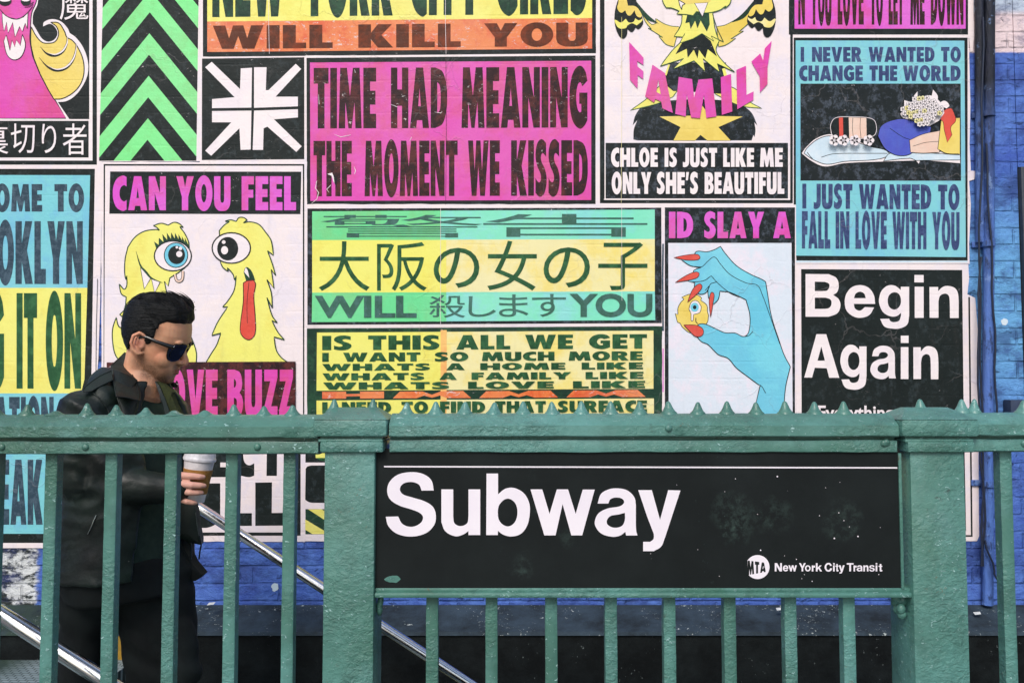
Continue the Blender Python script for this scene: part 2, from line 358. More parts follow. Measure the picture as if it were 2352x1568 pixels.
# ------------------------------------------------------------------ the posters, pasted on the wall
PG = 'posters pasted over the brick wall'
def poster(base): return Sheet(YW, base)
# pink beast with a yellow mane
s = poster(.003); s.sheet(-60, -60, 233, 386); s.rect(-60, -60, 222.5, 378.5, 'black'); s.rect(-60, -60, 212.5, 369, 'white'); s.rect(-60, -60, 205, 274, 'black_clean')
s.rect(-60, 278, 203.5, 362, 'black')
s.poly(T(0,0,[(-60,-60),(350,-60),(345,40,1),(305,130,1),(300,225,1),(280,400,1),(310,540),(380,700),(452,830),(525,930),(640,1100),(-60,1100)]), 'white')
s.poly(T(0,0,[(395,245),(405,205,1),(480,178,1),(560,200,1),(620,260,1),(640,305),(700,350,1),(765,440,1),(806,560,1),(806,680,1),(760,790,1),(690,880,1),(610,930,1),(520,940),(285,430),(298,215),(340,285,1),(385,355,1),(440,385,1),(500,365,1),(528,310,1),(505,252,1),(460,222,1)]), 'white')
s.shape(T(0,0,[(-60,-60),(338,-60),(332,20,1),(292,120,1),(280,250,1),(275,370,1),(300,520),(370,690),(445,830),(515,935),(606,1088),(-60,1088)]), 'magenta', 2.2)
s.shape(T(0,0,[(285,245),(330,330,1),(385,390,1),(440,400,1),(505,385,1),(538,320,1),(520,250,1),(465,206),(540,215,1),(592,290,1),(615,345,1),(660,370,1),(710,430,1),(760,540,1),(772,660,1),(742,770,1),(670,855,1),(570,908,1),(495,912),(440,820),(370,685),(312,540),(283,400,1)]), 'gold', 2.4)
for a, b in (([(370,432),(430,495,1),(500,512,1),(570,480,1),(612,410,1),(615,345)], 0), ([(360,530),(430,610,1),(510,648,1),(600,628,1),(665,560,1),(695,470,1),(695,400)], 0)):
    s.line(T(0,0,a), 7, 'black_clean', taper=True); s.line(T(0,0,[(p[0]+4,p[1]-10)+tuple(p[2:]) for p in a[1:]]), 3.4, 'white', taper=True)
s.shape(T(0,0,[(20,122),(82,163),(150,178),(214,160),(257,122),(250,265),(232,215),(206,292),(180,245),(138,342),(116,208),(74,305),(60,205),(36,290),(22,200)]), 'white', 1.6)
s.shape(T(0,0,[(34,380),(58,325),(92,466),(110,372),(136,432),(150,370),(186,422),(206,318),(232,400,1),(218,480,1),(180,535,1),(120,550,1),(65,505,1)]), 'white', 1.6)
for c in ((45, 0, 52, 18), (235, 0, 38, 16)):
    s.poly(T(0,0,ell2(c[0],c[1]+12,c[2]+8,c[3]+26)), 'black_clean'); s.poly(T(0,0,ell2(*c)), 'white')
for a in ([(0,90),(60,150,1),(150,178,1),(230,140,1),(300,60)], [(210,50),(260,48,1),(310,20)], [(225,68),(270,62,1),(305,40)]): s.line(T(0,0,a), 1.5, 'black_clean')
for ch, a, b, y0, y1 in (('魔',137,203,-22,46), ('裏',-47,19,287,354), ('切',25,80,284,352), ('り',96,129,285,352), ('者',144,199,284,356)): s.font(ch, a, b, y0, y1, 'white')
s.build('paste_up_poster', 'poster of a fanged pink beast with yellow mane above white Japanese writing', group=PG)
# green chevrons
s = poster(.0036); s.sheet(229, -60, 459, 371); Wn = T(0,0,[(947,-120),(1826,-120),(1804,1478),(910,1478)]); s.poly(Wn, 'green'); s.k += 1
for k in range(-3, 5):
    for sg in (-1, 1):
        f = lambda y: 1378-y*.018
        yt, yb = 115+390*(k-1), 308+390*(k-1); cx = f(yt)
        s.poly(T(0,0,[(cx,yt),(cx+sg*1200,yt+1.23*1200),(cx+sg*1200,yb+1.23*1200),(f(yb),yb)][::1 if sg > 0 else -1]), 'black', lift=False, win=Wn)
s.build('paste_up_poster', 'tall poster of green chevrons on black', group=PG)
# NEW YORK CITY GIRLS WILL KILL YOU
s = poster(.0030); s.sheet(457, -160, 1378, 134); s.rect(466, -160, 1369, 131, 'black', -.009); s.rect(476, -160, 1360, 52, 'yellow', -.009); s.rect(476, 50, 1360, 120, 'orange', -.009)
s.words([('NEW',487.5,652),('YORK',698,902),('CITY',942,1103),('GIRLS',1139,1348)], -120, 40, 'black_green', -.009)
s.words([('WILL',489,764),('KILL',823,1058),('YOU',1112,1350)], 59.5, 113, 'rust', -.0085)
for x_ in (618, 1024): s.line([(x_, -100), (x_-1, 50), (x_+.5, 124)], .9, 'paper')
s.build('paste_up_poster', 'yellow and orange poster reading NEW YORK CITY GIRLS WILL KILL YOU', group=PG)
# four white arrows
s = poster(.0042); s.sheet(458, 131, 702, 377); s.poly([(464,135),(699,132),(699,366),(463.5,368)], 'black'); s.k += 1
for a in ([(1885,620),(1945,570),(2205,820),(2212,630),(2315,625),(2310,990),(1948,995),(1948,912),(2155,895)], [(1948,1022),(2310,1018),(2303,1375),(2210,1378),(2200,1180),(1940,1432),(1885,1385),(2125,1125),(1948,1125)],
          [(2334,620),(2449,620),(2442,830),(2467,830),(2717,588),(2767,635),(2532,890),(2737,890),(2737,978),(2334,992)], [(2334,1018),(2737,1005),(2737,1080),(2517,1098),(2772,1345),(2722,1397),(2457,1165),(2422,1180),(2417,1378),(2322,1378)]):
    s.poly(T(0,0,a), 'white', lift=False)
s.build('paste_up_poster', 'square black poster with four white arrows pointing to its centre', group=PG)
# TIME HAD MEANING THE MOMENT WE KISSED
s = poster(.0038); s.sheet(700, 128, 1377, 475); s.poly([(704,133.5),(1368,128),(1368,470),(705,472)], 'black'); s.poly([(712,144),(1358,140),(1358,459.5),(713,461.5)], 'magenta')
s.words([('TIME',720.5,864),('HAD',898,1027),('MEANING',1060,1350)], 156.5, 295.5, 'plum', -.004)
s.words([('THE',720,808),('MOMENT',837.5,1051),('WE',1075,1148),('KISSED',1174,1350)], 324, 451, 'plum', -.003, gap=.045)
s.poly(T(1,1,[(655,30),(700,18),(715,60),(742,80),(735,140),(712,100),(695,48)]), 'white'); s.poly(T(1,1,[(712,28),(748,70),(738,160),(720,110)]), 'black_clean')
for a in ([(540,130),(560,90),(545,160),(575,200),(560,260),(510,300)], [(900,-40),(915,0),(905,30)], [(670,200),(650,170),(690,130)]): s.line(T(1,1,a), 1.6, 'paper', taper=True)
for a in ([(720,1235),(780,1260),(870,1240)], [(1240,960),(1300,985)], [(1640,1030),(1700,1040),(1710,1025)], [(905,640),(912,670)], [(575,870),(580,960)], [(1410,1300),(1430,1260)]): s.line(T(1,0,a), 1.3, 'paper', taper=True)
s.line([(1024, 131), (1025, 300), (1023.5, 470)], .8, 'plum')
s.build('paste_up_poster', 'hot pink poster reading TIME HAD MEANING THE MOMENT WE KISSED', group=PG)
# FAMILY / CHLOE
s = poster(.0032); s.sheet(1369, -60, 1828, 474); s.rect(1378, -60, 1824, 467, 'black'); s.rect(1388.5, -60, 1815, 459.5, 'paper'); s.rect(1391, 328.5, 1810, 456, 'black_dusty')
K = lambda p: Z(1352.4, 0, .22497, p)
s.shape(K([(497,1435),(455,1425),(460,1320,1),(495,1230),(448,1280),(480,1170,1),(560,1080,1),(800,1030,1),(1300,1020,1),(1560,1080,1),(1660,1150,1),(1722,1285),(1690,1250),(1702,1330,1),(1693,1400),(1680,1380),(1663,1435)]), 'black_dusty')
s.shape(K([(1145,1060),(1235,1182),(1575,1190),(1325,1300),(1450,1437),(1210,1437),(1140,1380),(1085,1437),(862,1437),(935,1300),(718,1190),(1055,1180)]), 'gold', .8)
s.shape(K([(425,1128),(590,1010,1),(720,880,1),(860,760),(960,860),(880,960),(860,990),(700,1060,1)]), 'yellow', 1.8, 'leaf'); s.shape(K([(1765,1108),(1640,1040,1),(1480,900,1),(1280,860),(1290,960),(1400,1020,1),(1560,1085,1)]), 'yellow', 1.8, 'leaf')
s.shape(K([(780,760),(830,640),(1400,640),(1390,770),(1450,880),(1360,960),(1100,940),(860,930),(800,880)]), 'black_dusty', 0); s.line(K([(820,660),(785,770)]), 4, 'yellow'); s.line(K([(1375,700),(1400,790)]), 7, 'yellow')
for a in ([(545,150),(640,250,1),(690,240),(682,190),(760,240,1),(840,268,1),(925,275),(870,480),(790,455,1),(715,372),(755,385),(640,310,1),(605,290),(640,300),(585,235,1)], [(1305,275),(1400,255,1),(1560,165),(1640,100),(1690,150),(1640,230,1),(1530,330),(1580,318),(1450,400),(1500,395),(1400,460,1),(1325,480)]): s.shape(K(a), 'gold', 1.6, 'leaf')
for mx in (0, 1):
    M2 = lambda p: K([((2172-q[0] if mx else q[0]), q[1]-12*mx)+tuple(q[2:]) for q in p])
    s.poly(M2([(470,0),(600,150,1),(715,245),(600,205,1),(540,150,1),(440,40)]), 'black_green')
    s.poly(M2([(300,-10),(265,130,1),(268,260,1),(310,370,1),(355,396,1),(388,360,1),(395,300),(440,330,1),(478,285),(510,300,1),(555,240,1),(545,170),(500,60,1),(480,-10)]), 'black')
    s.poly(M2([(302,30,1),(292,90,1),(330,132,1),(372,108),(395,155,1),(425,160,1),(466,108),(490,165,1),(530,180,1),(540,150,1),(480,70,1),(400,60),(385,-10),(305,-10)]), 'gold')
    s.poly(M2([(268,205,1),(325,232,1),(378,195),(410,232,1),(455,225,1),(475,190),(510,210,1),(548,190),(545,215,1),(490,262),(440,240,1),(395,262),(375,290,1),(310,290,1),(272,240,1)]), 'straw' if mx else 'yellow')
s.shape(K([(955,130),(1265,130),(1290,300,1),(1330,420),(1300,520,1),(1380,640,1),(1488,737),(1310,652),(1335,740),(1165,600),(1185,727),(1075,622),(860,708),(968,600),(730,677),(850,520,1),(930,440),(960,380),(870,374),(940,260,1)]), 'yellow', 2, 'leaf')
s.poly(K([(1155,345),(1245,420),(1310,580),(1215,505),(1190,600),(1125,512),(1110,600),(1072,510),(1010,592),(1000,500),(885,556),(950,440),(1060,400)]), 'black')
s.poly(K([(1010,135),(1228,135),(1235,250),(1205,325),(1142,212),(1110,292),(1085,215),(1040,300),(1025,230),(985,240)]), 'black_green')
s.line(K([(1375,430),(1310,290,1),(1262,140)]), 1.8, 'black_green'); s.line(K([(1155,345),(1275,422),(1250,370),(1375,430)]), 1.6, 'leaf'); s.line(K([(980,345),(925,442),(1060,400),(1155,345)]), 1.6, 'leaf')
s.shape(K([(745,-40),(760,30,1),(790,80),(850,85,1),(925,115),(898,145),(1000,152,1),(1065,162),(1100,120),(1200,135,1),(1330,108,1),(1400,62),(1385,90),(1440,40,1),(1460,-40)]), 'yellow', 2, 'leaf')
s.poly(K([(910,-20),(1270,-20),(1215,32,1),(1090,36,1),(990,40,1)]), 'gold'); s.shape(K([(1080,36),(1215,30),(1160,172)]), 'white', 1.8); s.shape(K([(915,0),(930,60,1),(950,102),(955,60,1),(985,42)]), 'white', 1.8)
s.k += 1
for a, h in (([(412,430),(558,590),(558,665),(495,625),(497,680),(558,730),(555,810),(500,770),(497,905),(420,815)], ()), ([(650,662),(778,748),(858,1155),(752,1108),(740,1040),(680,1012),(665,1048),(575,985)], ([(708,810),(735,965),(690,940)],)),
          ([(918,787),(1055,810),(1075,1000),(1120,815),(1260,803),(1303,1190),(1200,1205),(1175,970),(1135,1208),(1045,1200),(1000,960),(990,1190),(882,1165)], ()), ([(1347,790),(1452,757),(1465,1140),(1358,1175)], ()),
          ([(1507,715),(1605,673),(1610,970),(1683,935),(1680,1020),(1515,1118)], ()), ([(1660,630),(1750,548),(1780,620),(1797,495),(1868,420),(1825,690),(1825,860),(1748,945),(1745,780)], ())):
    s.poly(K(a), 'magenta', [K(x) for x in h], lift=False)
s.words([('CHLOE',1403.5,1511),('IS',1526.5,1555),('JUST',1568.5,1647),('LIKE',1661,1732),('ME',1745.5,1798)], 340, 383.5, 'white'); s.words([('ONLY',1405,1496),("SHE'S",1508.5,1603.5),('BEAUTIFUL',1618.5,1801.5)], 395.5, 445.5, 'white')
s.line([(1387,458),(1396,458)], 2, 'white')
s.line([(1428, 40), (1428, 200), (1427, 466)], .7, 'straw')
s.build('paste_up_poster', 'poster of a yellow feathered bird with the pink word FAMILY across it', group=PG)
# pink strip, upper right
s = poster(.0040); s.poly([(1826,-80),(2237,-80),(2236,40),(2238,80),(2234,118),(2229,120),(2226,88),(1821,86)], 'paper'); s.rect(1812, -80, 2223.5, 80, 'black_clean'); s.rect(1825, -80, 2218, 66.5, 'orchid')
s.words([('N',1833.5,1849),('YOU',1862,1910),('LOVE',1924,1984),('TO',1999,2028),('LET',2041,2075),('ME',2091,2124),('DOWN',2138,2213)], -70, 57, 'plum', gap=.035)
s.build('paste_up_poster', 'pink poster cut off by the upper edge, reading YOU LOVE TO LET ME DOWN', group=PG)
# I NEVER WANTED TO CHANGE THE WORLD
s = poster(.0046); s.poly([(1821,84),(2224,84),(2226,118),(2229,240),(2227,330),(2230,392),(2241,393),(2238,412),(2226,416),(2230,470),(2226,560),(2227,606),(1821,606)], 'paper'); s.rect(1823, 87, 2222.5, 599, 'black'); s.poly([(1827.5,93.5),(2215,94),(2218.5,590.5),(1828.5,587)], 'cyan')
s.poly([(1838.5,192.5),(2206.5,192.5),(2207.5,415.5),(1838.5,415)], 'black_dusty'); s.rect(1828, 598.5, 2222, 603, 'ice')
s.words([('I',1839,1847),('NEVER',1865,1979),('WANTED',1995,2146.5),('TO',2161.5,2207)], 108.5, 142.5, 'indigo'); s.words([('CHANGE',1835.5,1982),('THE',1997,2061),('WORLD',2074,2206.5)], 151, 186, 'indigo')
s.words([('I',1843,1852),('JUST',1869,1958),('WANTED',1973,2139),('TO',2155,2204)], 422, 478.5, 'indigo', .007); s.words([('FALL',1842,1907),('IN',1919.5,1951),('LOVE',1965,2037),('WITH',2050,2128),('YOU',2141.5,2204)], 485, 570, 'indigo', .006)
P8 = lambda p: T(3,0,p)
s.poly(P8([(310,1410),(345,1360,1),(440,1275,1),(560,1235,1),(700,1250,1),(900,1330,1),(1120,1400,1),(1400,1385,1),(1765,1410),(1765,1500),(1400,1470),(1385,1505),(1360,1475),(1040,1485,1),(700,1500,1),(520,1530,1),(400,1480,1)]), 'white')
s.shape(P8([(330,1410),(360,1360,1),(450,1285,1),(560,1250,1),(740,1290,1),(950,1350,1),(1110,1405,1),(1030,1460,1),(700,1485,1),(540,1510,1),(420,1470,1)]), 'ice', 1.6); s.line(P8([(490,1445),(600,1415,1),(900,1410,1),(1100,1410)]), 1.4, 'black_clean'); s.line(P8([(360,1400),(390,1440,1),(410,1460)]), 1.4, 'black_clean')
s.shape(P8([(1060,1480),(1300,1455,1),(1360,1475),(1765,1470),(1765,1425),(1300,1400,1),(1120,1410,1)]), 'ice', 1.3)
# a plain folded bundle of cloth and flowers takes the place of the drawn figure
s.shape(P8([(585,1235),(575,1150,1),(620,1085,1),(760,1075,1),(930,1085,1),(985,1120,1),(990,1225,1),(930,1265,1),(760,1275,1),(630,1270,1)]), 'black_clean', 1.2, 'white')
s.shape(P8([(740,1078),(905,1083),(908,1268),(745,1273)]), 'peach', 1); s.line(P8([(780,1085),(776,1170,1),(784,1265)]), 1, 'black_clean'); s.line(P8([(850,1085),(846,1170,1),(854,1265)]), 1, 'black_clean'); s.shape(P8([(650,1082),(690,1080),(694,1272),(654,1270)]), 'red', .8)
s.shape(P8([(1010,1250),(1040,1160,1),(1130,1110,1),(1260,1095,1),(1500,1170),(1480,1260),(1340,1290),(1330,1400,1),(1200,1430,1),(1080,1370,1)]), 'royal', 1.3); s.line(P8([(1120,1180),(1240,1260,1),(1330,1290)]), 1.2, 'black_clean')
s.shape(P8([(1300,1290),(1420,1235,1),(1585,1200),(1575,1400),(1420,1408,1),(1310,1400)]), 'peach', 1.2); s.line(P8([(1330,1345),(1450,1310,1),(1578,1300)]), 1, 'black_clean'); s.shape(P8([(1590,1110),(1700,1085),(1765,1085),(1765,1415),(1640,1410,1),(1560,1370)]), 'gold', 1.3)
s.shape(P8([(1575,1090),(1600,1030,1),(1680,995,1),(1710,1040),(1725,1110,1),(1680,1170,1),(1690,1240),(1648,1310),(1620,1200),(1610,1120)]), 'red', 1)
for a in ([(1250,990),(1250,920),(1330,945,1),(1360,980)], [(1340,960),(1340,880),(1375,840),(1375,900),(1420,940)], [(1500,900),(1515,820),(1560,880,1),(1560,930)], [(1560,960),(1620,925,1),(1668,970,1),(1640,1000)]): s.shape(P8(a), 'white', .8)
q = random.Random(3); s.poly(P8([(1215,1050),(1260,980,1),(1400,900,1),(1500,880,1),(1600,960,1),(1620,1040),(1570,1110),(1480,1160),(1380,1120),(1240,1085)]), 'white')
for ry in range(7):
    for rx in range(11):
        x, y = 1235+rx*38+(ry % 2)*19, 905+ry*40-(rx-4)*5
        if 2.4*abs(x-1420)/2+1.0*abs(y-1015)*1.5 > 250 or y > 1150: continue
        x += q.uniform(-6, 6); y += q.uniform(-6, 6); cc = 'straw' if q.random() < .35 else 'white'
        for g_, c_ in ((13.5, 'slate'), (11, cc)):
            for k in range(5): s.poly(P8(ell2(x+14*math.cos(k*1.257), y+14*math.sin(k*1.257), g_, g_, 8)), c_, lift=k == 0)
        s.poly(P8(ell2(x, y, 6.5, 6.5, 8)), 'black_clean')
for x in (610, 695, 800, 925):
    for k in range(5): s.poly(P8(ell2(x+28*math.cos(k*1.257), 1290+28*math.sin(k*1.257), 24, 24, 12)), 'white', lift=k == 0)
    s.line(P8(ell2(x, 1290, 20, 20, 12)), 1, 'black_clean', True)
s.build('paste_up_poster', 'turquoise poster reading I NEVER WANTED TO CHANGE THE WORLD, flowers on a pillow', group=PG)
# helvetica-like capitals and small letters, traced
HB = {'B': [[(345,948),(560,950),(628,985,1),(650,1050,1),(636,1112,1),(600,1140),(650,1180,1),(666,1235,1),(640,1305,1),(560,1340),(345,1340)], [(430,1018),(520,1020),(558,1035,1),(564,1062,1),(545,1098,1),(500,1105),(430,1105)], [(430,1165),(530,1165),(576,1185,1),(582,1230,1),(560,1260,1),(520,1268),(430,1268)]],
 'e': [[(985,1222),(972,1140,1),(925,1075,1),(850,1050,1),(770,1070,1),(720,1130,1),(705,1200,1),(720,1280,1),(780,1335,1),(850,1350,1),(930,1325,1),(975,1255),(890,1252),(845,1284,1),(800,1265,1),(788,1222)], [(790,1170),(805,1130,1),(845,1110,1),(885,1130,1),(898,1170)]],
 'g': [[(1220,1065),(1297,1065),(1297,1330),(1280,1410,1),(1220,1445,1),(1150,1450,1),(1070,1430,1),(1030,1360),(1113,1358),(1125,1380,1),(1160,1390,1),(1205,1375,1),(1222,1330),(1222,1305),(1180,1335,1),(1120,1335,1),(1055,1295,1),(1022,1220,1),(1022,1165,1),(1045,1100,1),(1100,1055,1),(1165,1055,1),(1220,1095)], [(1160,1115,1),(1115,1140,1),(1100,1190,1),(1115,1250,1),(1160,1275,1),(1205,1250,1),(1222,1195,1),(1205,1135,1)]],
 'i': [[(1348,1065),(1430,1065),(1430,1350),(1348,1350)]], '.': [[(1345,957),(1430,957),(1430,1025),(1345,1025)]],
 'n': [[(1483,1067),(1563,1067),(1563,1105),(1610,1065,1),(1660,1058,1),(1720,1080,1),(1748,1140,1),(1752,1352),(1672,1352),(1668,1180,1),(1655,1140,1),(1620,1128,1),(1580,1150,1),(1566,1200),(1566,1350),(1485,1350)]],
 'A': [[(445,1500),(535,1500),(655,1900),(562,1900),(540,1813),(430,1808),(405,1898),(333,1898)], [(455,1743),(523,1743),(490,1613)]],
 'S': [[(1633,1365),(1610,1270,1),(1530,1212,1),(1420,1197,1),(1300,1222,1),(1225,1290,1),(1205,1375,1),(1235,1450,1),(1320,1505,1),(1430,1540,1),(1510,1575,1),(1535,1616,1),(1505,1670,1),(1425,1699,1),(1345,1672,1),(1306,1604),(1192,1606),(1215,1690,1),(1295,1762,1),(1425,1788,1),(1560,1757,1),(1638,1680,1),(1652,1590,1),(1625,1515,1),(1550,1465,1),(1440,1430,1),(1350,1400,1),(1322,1355,1),(1350,1305,1),(1425,1287,1),(1495,1310,1),(1522,1366)]],
 'u': [[(1703,1355),(1812,1355),(1812,1610),(1825,1668,1),(1880,1692,1),(1940,1665,1),(1952,1600),(1952,1355),(2060,1355),(2060,1774),(1952,1774),(1952,1738),(1900,1771,1),(1830,1785,1),(1740,1740,1),(1703,1656)]],
 'b': [[(2118,1210),(2224,1210),(2224,1400),(2290,1350,1),(2370,1342,1),(2460,1390,1),(2510,1480,1),(2515,1580,1),(2490,1690,1),(2430,1765,1),(2345,1787,1),(2270,1770,1),(2222,1735),(2222,1774),(2115,1774)], [(2310,1440,1),(2240,1490,1),(2222,1565,1),(2240,1650,1),(2310,1695,1),(2375,1660,1),(2402,1570,1),(2380,1480,1)]],
 'w': [[(2522,1355),(2630,1355),(2697,1580),(2764,1355),(2867,1355),(2937,1580),(3002,1357),(3112,1357),(2997,1777),(2897,1777),(2817,1490),(2752,1777),(2649,1777)]],
 'a': [[(3139,1485),(3167,1400,1),(3232,1358,1),(3312,1345,1),(3412,1365,1),(3477,1430,1),(3490,1500),(3490,1690),(3494,1740,1),(3505,1778),(3400,1778),(3394,1745),(3342,1780,1),(3272,1790,1),(3172,1760,1),(3117,1690,1),(3117,1630,1),(3152,1570,1),(3232,1530,1),(3342,1510,1),(3382,1475,1),(3362,1440,1),(3307,1430,1),(3257,1445,1),(3237,1485)], [(3390,1570),(3388,1640,1),(3362,1690,1),(3292,1707,1),(3232,1680,1),(3224,1640,1),(3257,1600,1),(3332,1585,1)]],
 'y': [[(3512,1362),(3637,1362),(3712,1635),(3787,1362),(3900,1365),(3757,1800),(3722,1880,1),(3654,1922),(3557,1922),(3557,1836),(3622,1836),(3652,1810,1),(3655,1765),(3592,1600)]]}
def traced(s, key, mat, box=None, ti=3, tj=1):
    L = HB[key]
    if box:
        xs = [p[0] for q in L for p in q]; ys = [p[1] for q in L for p in q]; a, b, c, d = min(xs), max(xs), min(ys), max(ys)
        L = [[(box[0]+(p[0]-a)/(b-a)*(box[1]-box[0]), box[2]+(p[1]-c)/(d-c)*(box[3]-box[2]))+tuple(p[2:]) for p in q] for q in L]
    s.poly(T(ti, tj, L[0]), mat, [T(ti, tj, h) for h in L[1:]], lift=False)
s = poster(.0034); s.poly([(1827,606),(2224,607),(2226,640),(2222,676),(2240,684),(2246,760),(2247,960),(2249,1230),(2244,1242),(1827,1242)], 'paper'); s.poly([(1840,618),(2210,620),(2213,900),(2219,1219),(1842,1219)], 'black')
s.line([(2226,682),(2229,960),(2232,1229)], 4, 'black_clean'); s.line([(1836,1230),(2234,1230)], 4, 'black_clean'); s.k += 1
for kx in 'Begi.n': traced(s, kx, 'white')
traced(s, 'A', 'white'); y0 = 1568.8
for kx, bx in (('g', (667,905,33,440)), ('a', (943,1175,37,345)), ('i', (1220,1290,50,343)), ('.', (1220,1292,-55,12)), ('n', (1335,1565,42,345))): traced(s, kx, 'white', (bx[0], bx[1], bx[2]+y0, bx[3]+y0))
s.font('Everything', 1879, 2052, 931, 972, 'white', .02)
s.build('paste_up_poster', 'black poster with big white words Begin Again', group=PG)
# Welcome to Brooklyn
s = poster(.0028); s.poly([(-120,384),(236,384),(232,560),(230,700),(226,820),(222,884),(206,902),(190,915),(186,880),(178,870),(176,905),(186,960),(180,1100),(176,1258),(-120,1258)], 'paper'); s.poly([(-120,388),(218,388),(210,860),(196,905),(188,960),(176,1246),(-120,1246)], 'black'); s.poly([(-120,402),(207,402.5),(200.5,661),(-120,661)], 'cyan'); s.poly([(-120,661),(200.5,661),(194,870),(186,903),(-120,903)], 'yellow'); s.poly([(-120,903),(186,903),(176,1225),(-120,1225)], 'cyan')
s.words([('WELCOME',-150,97),('TO',125,193)], 423, 486, 'slate'); s.words([('BROOKLYN',-130,190)], 508, 652, 'slate'); s.words([('BRING',-185,10),('IT',38,85),('ON',105,186)], 673, 892, 'leaf', gap=.045); s.words([('ATION',-14,123)], 911, 1015, 'slate'); s.words([('BREAK',-72,98),('A',132,170)], 1055, 1204, 'slate')
s.build('paste_up_poster', 'turquoise and yellow poster reading WELCOME TO BROOKLYN BRING IT ON', group=PG)
# Can you feel love buzz
s = poster(.0044); s.sheet(233, 372, 705, 965); s.rect(238, 377, 699, 963, 'black_clean'); s.poly([(241.5,381),(695.5,381),(696,963),(238.5,963)], 'paper'); s.line([(224,640),(221,760),(220,860)], 1.2, 'black_clean'); s.poly([(253,394),(692,394.5),(690,492),(251,491)], 'black')
s.words([('CAN',259,381),('YOU',405,529.5),('FEEL',555,680)], 405, 483, 'orchid')
B = lambda p: T(0,1,p)
s.shape(B([(1175,700),(1240,610,1),(1330,555,1),(1440,540,1),(1465,548),(1440,520,1),(1408,505),(1480,483,1),(1545,500),(1600,474,1),(1650,488,1),(1685,522),(1650,512),(1705,590,1),(1735,680,1),(1700,890),(1640,935),(1600,960),(1560,985),(1545,1060),(1510,1015),(1530,1115),(1600,1250,1),(1735,1480),(1785,1600,1),(1805,1680,1),(1802,1770),(1120,1770),(1060,1690,1),(1035,1570,1),(1035,1450,1),(1068,1345),(1092,1430,1),(1135,1440,1),(1165,1400),(1165,1335),(1130,1342,1),(1100,1320),(1145,1270,1),(1160,1160),(1115,1130,1),(1095,1040),(1150,1085,1),(1167,965),(1155,1000),(1145,930,1),(1150,810,1)]), 'yellow', 2.6, 'black_green')
s.poly(B([(1435,715),(1415,650),(1457,680),(1460,615),(1502,655),(1490,580),(1536,635),(1532,568),(1570,625),(1572,566),(1605,622),(1608,570),(1640,628),(1640,582),(1672,640),(1670,600),(1700,655),(1697,610),(1735,690),(1740,650),(1745,740),(1690,690,1),(1590,660,1),(1490,690,1)]), 'black_green')
s.shape(B(ell2(1588,782,170,138)), 'white', 3); s.shape(B(ell2(1617,775,108,113)), 'sky', 2); s.poly(B(ell2(1622,773,78,85)), 'black_clean')
for e in ((1647,765,28,28), (1658,713,16,16), (1625,703,12,12)): s.poly(B(ell2(*e)), 'white')
s.shape(B([(1290,890),(1385,985),(1325,1085)]), 'white', 1.6); s.shape(B([(1390,985),(1470,1025),(1420,1120)]), 'white', 1.6); s.line(B([(1250,740),(1290,870,1),(1340,930),(1390,985,1),(1490,1028)]), 5, 'black_green', taper=True); s.line(B([(1605,950),(1622,1005,1),(1650,1015,1),(1675,990,1),(1680,920)]), 6.5, 'black_clean'); s.line(B([(1605,950),(1622,1005,1),(1650,1015,1),(1675,990,1),(1680,920)]), 4, 'peach')
s.shape(B([(2015,550),(2060,500,1),(2110,467),(2068,462),(2120,452,1),(2170,466),(2195,432,1),(2235,430,1),(2270,450),(2235,480),(2300,470,1),(2380,495,1),(2440,565,1),(2490,640,1),(2512,775),(2457,735),(2500,850,1),(2532,960),(2492,905),(2517,1080),(2452,1000),(2492,1120,1),(2502,1260),(2452,1165),(2500,1330,1),(2547,1395),(2497,1375),(2552,1480,1),(2612,1552),(2517,1525),(2540,1650,1),(2590,1720,1),(2655,1765),(1890,1765),(1940,1680,1),(1990,1600,1),(2030,1490),(1945,1512),(2000,1390,1),(2092,1250),(2045,1250),(2090,1200,1),(2150,1100,1),(2172,965),(2155,1005),(2140,950,1),(2090,890),(2095,925),(2050,890,1),(2028,850)]), 'yellow', 2.6, 'black_green')
s.shape(B(ell2(2125,710,176,140)), 'white', 3.2); s.poly(B(ell2(2092,716,97,108)), 'black_clean'); s.poly(B(ell2(2063,730,32,38)), 'white'); s.poly(B(ell2(2055,655,17,17)), 'white')
s.poly(B([(2238,930),(2262,885,1),(2310,920,1),(2345,1005),(2262,1015)]), 'black_green'); s.poly(B([(2243,930),(2262,892,1),(2292,985)]), 'white'); s.shape(B([(2235,1030),(2268,1010),(2330,1005),(2348,1040,1),(2332,1150,1),(2345,1350,1),(2342,1500,1),(2285,1552,1),(2215,1500,1),(2210,1400,1),(2235,1200,1)]), 'red', 2, 'plum'); s.line(B([(2288,1020),(2270,1200,1),(2272,1400)]), 1.2, 'plum')
s.poly([(245,832),(679,830),(679,962),(245,962)], 'plum'); s.words([('LOVE',357,500),('BUZZ',522,673)], 848.5, 959, 'magenta')
s.build('paste_up_poster', 'poster of two one-eyed yellow monsters between the pink words CAN YOU FEEL and LOVE BUZZ', group=PG)
